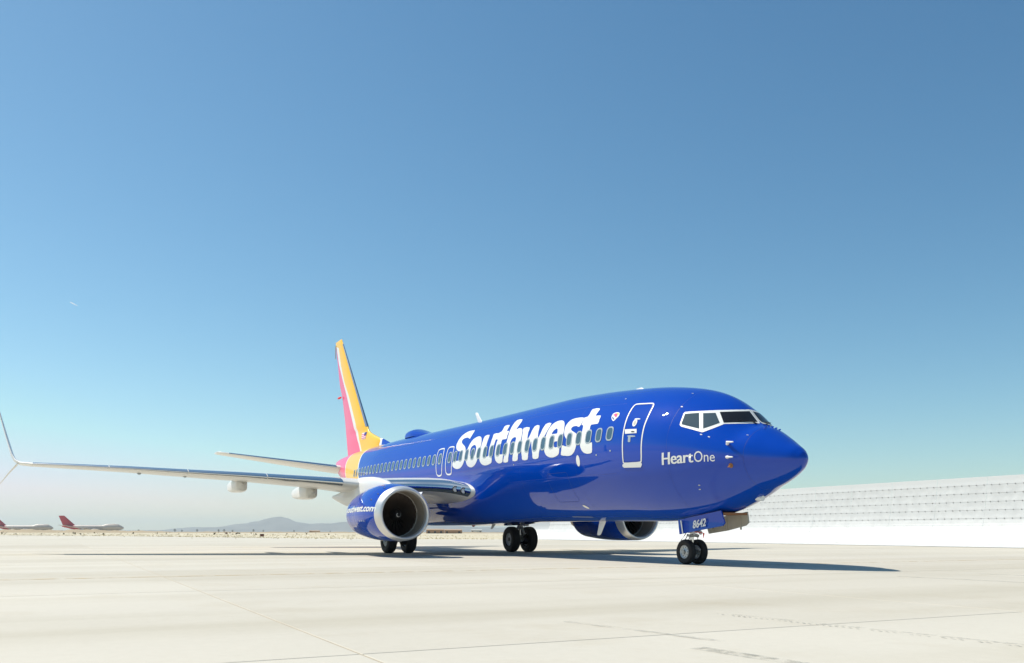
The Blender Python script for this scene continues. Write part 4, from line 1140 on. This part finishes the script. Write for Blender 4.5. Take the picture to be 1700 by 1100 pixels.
# ------------------------------------------------------------------ blast fence
M['fence'] = P('galvanised_white_sheet', (.60, .605, .59), .45, metal=0., spec=.5, var=(.35, .05))
M['fence2'] = P('greyer_sheet', (.56, .565, .55), .5, metal=0., spec=.5, var=(2.2, .16))  # slightly darker, more mottled sheet for the stepped run of far panels
M['fbolt'] = P('fence_bolt', (.20, .19, .17), .7)
M['frail'] = P('fence_rail', (.48, .47, .45), .6)
PROF = [(2.0, 0.02), (1.62, .17), (1.28, .40), (.98, .68), (.74, 1.0), (.55, 1.36), (.42, 1.77), (.33, 2.29), (.26, 2.81), (.20, 3.33), (.15, 3.85), (.12, 4.37)]
_s = np.concatenate([[0], np.cumsum([math.hypot(PROF[i + 1][0] - PROF[i][0], PROF[i + 1][1] - PROF[i][1]) for i in range(len(PROF) - 1)])])
PD, PZ = pchip(_s, [p[0] for p in PROF]), pchip(_s, [p[1] for p in PROF])
ROWS = [float(q) for q in _s]
FA = Vector((-77.5, 38.0, 0)); FB = Vector((12.0, 34.6, 0))     # far end, near end (face towards -y)
fdir = (FB - FA).normalized(); fout = Vector((fdir.y, -fdir.x, 0))
if fout.y > 0: fout = -fout
fence = empty('blast_fence', tuple(FA), 'long white curved sheet-metal blast fence standing behind the parked jet', 'blast fence')
def panel_mesh(s0, s1, length, name):
    n = 6; G = []
    for k in range(n + 1):
        s = s0 + .006 + (s1 - s0 - .012) * k / n
        d_, z_ = float(PD(s)), float(PZ(s))
        e = .01; tx, tz = float(PD(min(s + e, _s[-1])) - PD(max(s - e, 0))), float(PZ(min(s + e, _s[-1])) - PZ(max(s - e, 0))); l = math.hypot(tx, tz)
        w = .0035 * math.cos(2 * math.pi * (s - s0) / .105)
        nx, nz = tz / l, -tx / l
        G.append([(d_ + nx * w, z_ + nz * w)] * 2)
    m = MB(); rows_ = []
    for r in G:
        p = r[0]
        rows_.append([tuple(fout * p[0] + Vector((0, 0, p[1])) + fdir * q) for q in (.008, length - .008)])
    m.grid(rows_)
    return m
PL = 3.6; ncol = int((FB - FA).length / PL)
for r in range(len(ROWS) - 1):
    b = None
    for c in range(ncol):
        if b is None:
            b = panel_mesh(ROWS[r], ROWS[r + 1], PL, 'panel').build('panel', M['fence'], None, angle=30); o = b
        else:
            o = b.copy(); COL.objects.link(o)
        if r < 10 and (FA + fdir * (PL * c)).x < (-43, -43, -42, -42, -41, -41, -28, -27, -26, -18)[r]:
            o.material_slots[0].link = 'OBJECT'; o.material_slots[0].material = M['fence2']
        o.parent = fence; o.location = fdir * (PL * c) + fout * .0
        jit = random.Random(r * 97 + c)
        o.rotation_euler = (0, 0, 0); o.location += fout * jit.uniform(-.006, .006)
# rails behind the joints, bolts on the joints
for r in range(6, len(ROWS) - 1):
    d_, z_ = float(PD(ROWS[r])), float(PZ(ROWS[r]))
    m = MB(); a = FA + fout * (d_ - .06) + Vector((0, 0, z_)); b = a + fdir * (PL * ncol)
    m.tube([a, b], .045, 6)
    m.build('rail', M['frail'], fence, smooth=False)
    m = MB(); u = .2
    while u < PL * ncol:
        p = FA + fout * (d_ + .02) + Vector((0, 0, z_)) + fdir * u
        m.revolve([(0, .033), (-.012, .031), (-.018, .015), (-.02, .001)], tuple(p), 'y', 6)
        u += .52
    tag(m.build('bolt_row', M['fbolt'], fence, smooth=False), kind='stuff')
for c in range(0, ncol + 1, 2):
    p = FA + fdir * (PL * c)
    m = MB()
    m.tube([p + fout * .0 + Vector((0, 0, 4.3)), p - fout * .05 + Vector((0, 0, 0))], .06, 6)
    m.tube([p + fout * .0 + Vector((0, 0, 3.6)), p - fout * 2.0 + Vector((0, 0, 0))], .05, 6)
    m.build('post', M['frail'], fence, smooth=False)
# return leg at the far end
ret_dir = Vector((-.88, -.47, 0)).normalized(); ret_out = Vector((-ret_dir.y, ret_dir.x, 0))
if ret_out.x < 0: ret_out = -ret_out
sv = (fdir, fout); fdir, fout = ret_dir, ret_out
for c in range(1):
    for r in range(len(ROWS) - 1):
        o = panel_mesh(ROWS[r], ROWS[r + 1], PL, 'panel').build('panel', M['fence'], None, angle=30)
        o.parent = fence; o.location = ret_dir * (PL * c - .3)
fdir, fout = sv

# ------------------------------------------------------------------ dry weeds along the apron edge
M['straw'] = P('dry_grass', (.66, .55, .32), .9, var=(.5, .15))
M['scrub'] = P('desert_scrub', (.26, .21, .13), .9, var=(.3, .3))
rr = random.Random(11)
m = MB()
EL = [Vector(p) for p in EDGE[1:9]]
def tuft(x, y, h, n):
    for _ in range(n):
        a = rr.uniform(0, 6.28); r0 = rr.uniform(0, .12); l = rr.uniform(.4, 1) * h; b = rr.uniform(0, 6.28); w = rr.uniform(.02, .05)
        px, py = x + r0 * math.cos(a), y + r0 * math.sin(a)
        t_ = Vector((px + .4 * l * math.cos(a), py + .4 * l * math.sin(a), -.05 + l))
        m.add([(px + w * math.cos(b), py + w * math.sin(b), -.06), (px - w * math.cos(b), py - w * math.sin(b), -.06), tuple(t_)], [(0, 1, 2)])
for i in range(len(EL) - 2):
    a, b = EL[i], EL[i + 1]; ln = (b - a).length; d = (b - a) / ln; nrm = Vector((-d.y, d.x))
    if nrm.dot(Vector((-1, .6))) < 0: nrm = -nrm
    for _ in range(int(ln * 5)):
        p = a + d * rr.uniform(0, ln) + nrm * (abs(rr.gauss(0, 1)) * 5 + .3)
        if rr.random() < .55 or (math.sin(p.x * .21) + math.sin(p.x * .077 + 1)) > .2:
            tuft(p.x, p.y, rr.uniform(.08, .28), 6)
for _ in range(1800):
    u = rr.random(); p = EL[0].lerp(EL[-2], u) + Vector((-1, .5)) * rr.uniform(5, 140) + Vector((rr.uniform(-30, 30), rr.uniform(-30, 30)))
    if any(False for _ in ()): continue
    tuft(p.x, p.y, rr.uniform(.12, .35), 5)
tag(m.build('dry_weeds', M['straw'], None, smooth=False, recalc=False), 'dry straw-coloured weeds along the edge of the apron', 'weeds', kind='stuff')

# ------------------------------------------------------------------ far airfield: place by bearing from the camera spot
CAMP = Vector((15.34, -15.78, 0)); FW_ = Vector((-.887, .4618, 0)); RT_ = Vector((.4618, .887, 0))
def far(u, dist):
    """ground point at photo column u (0..1700) and distance ahead"""
    return CAMP + FW_ * dist + RT_ * ((u - 850) / 1479.85 * dist)

# scrub on the plain
m = MB(); rr = random.Random(5)
for _ in range(320):
    dist = 260 + 1500 * rr.random() ** 1.4; p = far(rr.uniform(-250, 1000), dist)
    h = rr.uniform(.2, .6) * (1 + dist / 1800); w = h * rr.uniform(.7, 1.4)
    for _k in range(5):
        a = rr.uniform(0, 6.28); q = p + Vector((math.cos(a), math.sin(a), 0)) * w * .5
        m.add([(p.x + .1, p.y, -.05), (q.x, q.y, h * .35), (p.x + rr.uniform(-.3, .3) * w, p.y + rr.uniform(-.3, .3) * w, h), (p.x - w * .5 * math.sin(a), p.y + w * .5 * math.cos(a), h * .5)], [(0, 1, 2), (0, 2, 3)])
tag(m.build('desert_scrub', M['scrub'], None, smooth=False, recalc=False), 'low desert scrub scattered over the far plain', 'scrub', kind='stuff')

# low earth bank across the far field
M['bank'] = P('earth_bank', (.40, .31, .19), .95, var=(.03, .18))
us = np.linspace(-420, 1050, 300); G = []
rs = np.random.RandomState(8); ph = rs.rand(8) * 6.28
hh = [(.9 + 1.5 / (1 + math.exp((u - 225) / 25))) * (1 + .16 * math.sin(u * .06 + ph[0]) + .12 * math.sin(u * .17 + ph[1]) + .09 * math.sin(u * .41 + ph[2])) for u in us]
for dist, k in ((700, -.05), (712, .55), (722, .95), (735, 1.0), (760, .8), (800, -.05)):
    G.append([tuple(far(u, dist) + Vector((0, 0, h * k if k > 0 else -.1))) for u, h in zip(us, hh)])
tag(MB().grid(G).build('terrain_bank', M['bank'], None, angle=60), kind='structure')

# small trees on the skyline
M['leaf'] = P('tree_leaf', (.06, .075, .045), .8, var=(2., .3))
M['bark'] = P('tree_bark', (.10, .075, .05), .9)
def far_tree(u, dist, h, label, seed):
    h *= .72
    rr = random.Random(seed); p = far(u, dist)
    t = empty('desert_tree', tuple(p), label, 'tree', 'trees on the far skyline')
    m = MB(); m.tube([p + Vector((0, 0, -.1)), p + Vector((.1, 0, h * .35)), p + Vector((0, .1, h * .7))], [h * .05, h * .035, h * .015], 6)
    for k in range(4):
        a = rr.uniform(0, 6.28); m.tube([p + Vector((0, 0, h * .35)), p + Vector((math.cos(a) * h * .25, math.sin(a) * h * .25, h * .65))], [h * .02, h * .008], 5)
    m.build('trunk', M['bark'], t)
    m = MB()
    for _ in range(260):
        a = rr.uniform(0, 6.28); z = rr.random(); r = h * .38 * math.sqrt(rr.random()) * (math.sin(math.pi * (.12 + .83 * z)) ** .6) * (1 + .25 * math.sin(3 * a + seed))
        c = p + Vector((r * math.cos(a), r * math.sin(a), h * (.3 + .7 * z))); s = h * .07
        q = [c + Vector((rr.uniform(-s, s), rr.uniform(-s, s), rr.uniform(-s, s))) for _k in range(3)]
        m.add(q, [(0, 1, 2)])
    m.build('crown', M['leaf'], t, smooth=False, recalc=False)
trees = [(230, 1100, 5, 'small tree on the skyline just right of the red-tailed jumbo jets'), (290, 1180, 6.5, 'tall thin dark tree on the skyline midway between the jumbo jets and the mountain'), (302, 1180, 5, 'shorter tree just right of the tall thin one on the skyline'),
         (327, 1150, 6, 'dark tree on the skyline where the mountain slope begins'), (363, 1020, 5, 'low bushy tree above and left of the small dark airfield sign'), (372, 1030, 5.5, 'bushy tree directly behind the small dark airfield sign'), (386, 1010, 4.5, 'low tree just right of the small dark airfield sign'),
         (421, 1200, 6, 'lone dark tree below the left shoulder of the mountain'), (437, 1250, 5, 'dark tree behind the red-brown airfield sign'), (488, 1300, 5, 'small tree on the skyline right of the mountain peak'), (548, 1350, 4, 'last small tree on the skyline before the right engine')]
for k, (u, dist, h, lab) in enumerate(trees):
    far_tree(u, dist, h, lab, 40 + k)

# far sheds
M['tan'] = P('tan_shed_wall', (.42, .24, .13), .8, var=(.2, .1)); M['tanroof'] = P('tan_shed_roof', (.46, .33, .22), .7)
M['palew'] = P('pale_shed_wall', (.55, .54, .50), .8); M['dgrey'] = P('dark_opening', (.08, .07, .065), .8)
def shed(u0, u1, dist, h, label, wall='tan', roof='tanroof', doors=3):
    a, b = far(u0, dist), far(u1, dist); c = (a + b) / 2; w = (b - a).length
    t = empty('shed', tuple(c), label, 'building')
    rot = Matrix((RT_, FW_, Vector((0, 0, 1)))).transposed()
    MB().box(c + Vector((0, 0, h * .42)), (w, w * .3, h * .9), rot).build('wall', M[wall], t, smooth=False)
    m = MB(); hw, hd = w * .51, w * .17
    pts = [(-hw, -hd, h * .88), (hw, -hd, h * .88), (hw, hd, h * .88), (-hw, hd, h * .88), (-hw, 0, h * 1.12), (hw, 0, h * 1.12)]
    m.add([c + rot @ Vector(p) for p in pts], [(0, 1, 5, 4), (2, 3, 4, 5), (0, 4, 3), (1, 2, 5), (0, 3, 2, 1)])
    m.build('roof', M[roof], t, smooth=False)
    for k in range(doors):
        p = c + rot @ Vector((w * (-.35 + .7 * k / max(1, doors - 1)), -w * .151, h * .3))
        MB().box(p, (w * .12, .1, h * .55), rot).build('door', M['dgrey'], t, smooth=False)
shed(708, 737, 620, 2.9, 'long low brown shed seen under the belly beside the right engine')
shed(738, 767, 640, 2.7, 'brown shed adjoining the long one, nearer the middle landing gear', doors=2)
shed(514, 531, 900, 2.2, 'small tan shed on the skyline left of the right engine', doors=2)
shed(782, 800, 900, 3.4, 'pale shed far behind the middle landing gear', 'palew', 'palew', 2)

# airfield signs
M['signr'] = P('sign_red_brown', (.13, .035, .02), .6); M['signf'] = P('sign_frame', (.06, .05, .045), .6)
def sign(u, dist, w, h, label):
    c = far(u, dist); rot = Matrix((RT_, FW_, Vector((0, 0, 1)))).transposed()
    t = empty('airfield_sign', tuple(c), label, 'sign', 'airfield signs beyond the apron')
    MB().box(c + Vector((0, 0, .12 + h / 2)), (w, .18, h), rot, .02).build('panel', M['signr'], t)
    MB().box(c + Vector((0, 0, .14 + h)), (w * 1.04, .24, .05), rot).build('cap', M['signf'], t, smooth=False)
    for s in (-.35, 0, .35):
        MB().tube([c + RT_ * w * s + Vector((0, 0, -.06)), c + RT_ * w * s + Vector((0, 0, .14))], .04, 8).build('leg', M['signf'], t)
sign(435, 150, .62, .36, 'dark red-brown airfield sign in front of the mountain')
sign(376, 330, .75, .5, 'small dark airfield sign farther back, left of the red-brown one')

# ------------------------------------------------------------------ parked wide-body jets with red tails
M['jw'] = P('old_white_paint', (.50, .43, .37), .45, var=(.05, .08)); M['jr'] = P('jet_red_tail', (.50, .02, .035), .4); M['jg'] = P('jet_grey', (.42, .38, .34), .5); M['jd'] = P('jet_dark', (.05, .05, .05), .6)
def jumbo(u_tail, dist, heading, label):
    base = far(u_tail, dist)
    fw = (RT_ * math.cos(heading) + FW_ * math.sin(heading)).normalized(); lf = Vector((-fw.y, fw.x, 0))
    rot = Matrix((fw, lf, Vector((0, 0, 1)))).transposed()
    T = lambda p: base + rot @ Vector(p)         # local: x forward from tail tip, y left, z up
    t = empty('parked_jumbo_jet', tuple(base), label, 'airplane', 'red-tailed jumbo jets parked far off')
    rows = []
    for x, hw, zb, zt in ((1, .3, 6.6, 7.4), (5, 1.3, 5.6, 8.0), (12, 2.5, 3.7, 8.3), (20, 3.2, 2.4, 8.4), (30, 3.25, 2.2, 8.4), (42, 3.25, 2.2, 8.4), (47, 3.25, 2.2, 8.5), (50, 3.25, 2.2, 9.6), (53, 3.25, 2.2, 10.0), (60, 3.2, 2.2, 10.0), (64, 2.9, 2.4, 9.6), (67, 2.3, 3.0, 8.0), (69, 1.4, 3.7, 6.6), (70.2, .2, 4.9, 5.3)):
        q = np.linspace(0, 2 * math.pi, 24, endpoint=False)
        rows.append([tuple(T((x, hw * math.sin(a) * (1 if math.cos(a) < .3 or zt < 8.6 else .8), (zt + zb) / 2 + (zt - zb) / 2 * math.cos(a)))) for a in q])
    # paint break: red tail end, cut on a slant
    R0 = np.array(rows); xi = np.linspace(0, len(rows) - 1, 70)
    loc = [1, 5, 12, 20, 30, 42, 47, 50, 53, 60, 64, 67, 69, 70.2]
    R1 = np.stack([np.stack([np.interp(xi, np.arange(len(rows)), R0[:, j, k]) for k in range(3)], -1) for j in range(24)], 1); xl = np.interp(xi, np.arange(len(rows)), loc)
    m = MB(); m.grid(R1, close_v=True)
    m.m = [1 if xl[k // 24] < 13 + (8.4 - R1[k // 24, k % 24, 2]) * 1.9 else 0 for k in range(len(m.f))]
    f = m.build('fuselage', [M['jw'], M['jr']], t, angle=60)
    m = MB(); G = []
    for z, x0, x1 in ((5.6, 24.5, 3.6), (8.6, 15.5, 2.0), (19.3, 3.8, -2.6)):
        c = x0 - x1; row = []
        for a, s in ((0, 0), (.1, 1), (.4, 1), (.75, .7), (1, 0), (.75, -.7), (.4, -1), (.1, -1)):
            row.append(tuple(T((x0 - a * c, s * c * .04, z))))
        G.append(row)
    m.grid(G, close_v=True); b = len(m.v); m.f.append(tuple(range(b - 8, b))); m.m.append(0)
    m.build('fin', M['jr'], t, angle=50)
    rows = [[tuple(T((x, s * y + 0, z))) for x, z in ((r, 7.9), (r - .5, 8.1))] for y, r in ((0, 0),) for s in (1,)]
    for s in (1, -1):
        for nm, st in (('wing', ((2.5, 47, 31, 3.2, 1.4), (12, 38, 27.5, 4.3, .9), (30, 21, 17, 6.6, .35))), ('stabilizer', ((1.2, 13, 4, 7.3, .5), (11, 3.5, .3, 8.4, .2)))):
            m = MB(); G = []
            for y, x0, x1, z, th in st:
                c = x0 - x1
                G.append([tuple(T((x0 - a * c, s * y, z + k * th))) for a, k in ((0, 0), (.12, .5), (.4, .6), (1, 0), (.4, -.4), (.12, -.35))])
            m.grid(G, close_v=True); b = len(m.v); m.f.append(tuple(range(b - 6, b))); m.m.append(0)
            m.build(nm, M['jg'], t, angle=50)
        for y, x in ((11.7, 41.5), (20.8, 33)):
            m = MB(); G = []
            for a, r in ((0, 1.15), (.3, 1.35), (2, 1.4), (3.5, 1.2), (5.2, .7)):
                G.append([tuple(T((x - a, s * y + r * math.cos(q), 2.6 + r * math.sin(q)))) for q in np.linspace(0, 2 * math.pi, 18, endpoint=False)])
            m.grid(G, close_v=True); m.f.append(tuple(range(18))); m.m.append(0)
            m.build('engine', M['jg'], t, angle=50)
            MB().add([T((x - .5, s * y, 3.8)), T((x - 5, s * y, 3.9)), T((x - 7, s * y, 4.6)), T((x - 3, s * y, 4.9))], [(0, 1, 2, 3)]).build('pylon', M['jg'], t, smooth=False)
        for x in (31, 34.5):
            m = MB(); p = T((x, s * 3.6 * (.6 if x > 33 else 1), .65))
            for d_ in (-.55, .55):
                for e in (-.75, .75):
                    m.tube([p + rot @ Vector((e, d_ - .2, 0)), p + rot @ Vector((e, d_ + .2, 0))], .62, 14)
            m.tube([p, p + Vector((0, 0, 2.6))], .22, 8)
            m.build('main_gear', M['jd'], t)
    m = MB(); p = T((62.5, 0, .6))
    for d_ in (-.4, .4): m.tube([p + rot @ Vector((0, d_ - .2, 0)), p + rot @ Vector((0, d_ + .2, 0))], .6, 14)
    m.tube([p, p + Vector((0, 0, 2.4))], .2, 8); m.build('nose_gear', M['jd'], t)
    G = [[tuple(T((x, s * 3.3, z))) for x in (66, 14)] for s, z in ((-1, 6.0), (-1, 6.5))]
    MB().grid(G).build('window_line', M['jg'], t)
jumbo(101, 1030, .10, 'jumbo jet with a tall red tail parked far off, the one wholly in view')
jumbo(-12, 1080, .10, 'red-tailed jumbo jet far off, cut by the left edge of the photo')

# ------------------------------------------------------------------ mountains
def hill_mat():
    m, nt, N, L, b = new_mat('mountain_rock')
    g = N.new('ShaderNodeNewGeometry'); n = N.new('ShaderNodeTexNoise'); n.inputs['Scale'].default_value = .004; n.inputs['Detail'].default_value = 10
    L.new(g.outputs['Position'], n.inputs['Vector'])
    r = N.new('ShaderNodeValToRGB'); r.color_ramp.elements[0].position = .35; r.color_ramp.elements[0].color = (.15, .135, .12, 1); r.color_ramp.elements[1].position = .65; r.color_ramp.elements[1].color = (.23, .21, .185, 1)
    L.new(n.outputs[0], r.inputs[0]); L.new(r.outputs[0], b.inputs['Base Color']); b.inputs['Roughness'].default_value = 1
    return m
M['hill'] = hill_mat()
def ridge(prof, d0, d1, name, seed):
    us = np.linspace(prof[0][0], prof[-1][0], 260); hp = np.interp(us, [p[0] for p in prof], [p[1] for p in prof])
    rs = np.random.RandomState(seed); ph = rs.rand(12) * 6.28
    G = []
    for v in np.linspace(0, 1, 26):
        dist = d0 + (d1 - d0) * v; row = []
        for u, h in zip(us, hp):
            p = far(u, dist)
            k = math.sin(math.pi * min(1, v * 1.0)) ** 1.3
            rough = sum(.5 ** i * math.sin(u * .045 * 2 ** i + ph[i] + v * 7 * 2 ** (i * .7) + ph[i + 5]) for i in range(5))
            hh = h / 1479.85 * (d0 + d1) / 2 * k * (1 + .10 * rough * (1 - .7 * k)) + (8 * rough * k if h > 4 else 2 * rough * k)
            row.append((p.x, p.y, max(-2., hh) - .5))
        G.append(row)
    tag(MB().grid(G).build(name, M['hill'], None, angle=80), kind='structure')
ridge([(-300, 1), (0, 1.5), (70, 3), (130, 3), (200, 2.5), (260, 3), (300, 5), (340, 6), (362, 9), (382, 12.5), (400, 14.5), (416, 17), (428, 17), (446, 21), (465, 22.5), (477, 21.5), (492, 17.5), (515, 15), (545, 15.5), (575, 16), (600, 15), (640, 13), (700, 12), (770, 10), (820, 9), (870, 6), (950, 4), (1100, 2), (1300, 1)], 8200, 9800, 'mountains', 3)

# short vapour trail high on the left
M['vapour'], _nt, _N, _L, _b = new_mat('vapour')
_N.remove(_b)
_tl = _N.new('ShaderNodeBsdfTranslucent'); _tl.inputs[0].default_value = (.9, .92, .95, 1)
_df = _N.new('ShaderNodeBsdfDiffuse'); _df.inputs[0].default_value = (.9, .92, .95, 1)
_mx = _N.new('ShaderNodeMixShader'); _tr = _N.new('ShaderNodeBsdfTransparent'); _m2 = _N.new('ShaderNodeMixShader'); _m2.inputs[0].default_value = .45
_L.new(_tl.outputs[0], _mx.inputs[1]); _L.new(_df.outputs[0], _mx.inputs[2]); _L.new(_tr.outputs[0], _m2.inputs[1]); _L.new(_mx.outputs[0], _m2.inputs[2])
_L.new(_m2.outputs[0], _N['Material Output'].inputs['Surface'])
def sky_pt(u, v, dist):
    d = FW_ + RT_ * ((u - 850) / 1479.85) + Vector((0, 0, 1)) * ((883.3 - v) / 1479.85)
    return Vector((15.34, -15.78, .87)) + d * dist
m = MB(); a, b = sky_pt(115.5, 502, 9000), sky_pt(128, 508.5, 9300)
m.tube([a.lerp(b, k / 6) for k in range(7)], [2, 5, 6, 5.5, 5, 4, 2], 8)
tag(m.build('vapour_trail', M['vapour'], None), 'short white vapour trail high in the left of the sky', 'vapour trail')

# ------------------------------------------------------------------ haze
hz, nt, N, L, b = new_mat('haze_air')
N.remove(b)
pv = N.new('ShaderNodeVolumePrincipled'); pv.inputs['Color'].default_value = (.87, .975, 1.0, 1); pv.inputs['Density'].default_value = 1.0e-4
pv.inputs['Anisotropy'].default_value = .2
L.new(pv.outputs[0], N['Material Output'].inputs['Volume'])
m = MB(); m.box((0, 0, 84), (27000, 27000, 172))
ho = m.build('haze', hz, None, smooth=False)
tag(ho, 'pale dusty haze low over the plain', 'haze', kind='stuff')
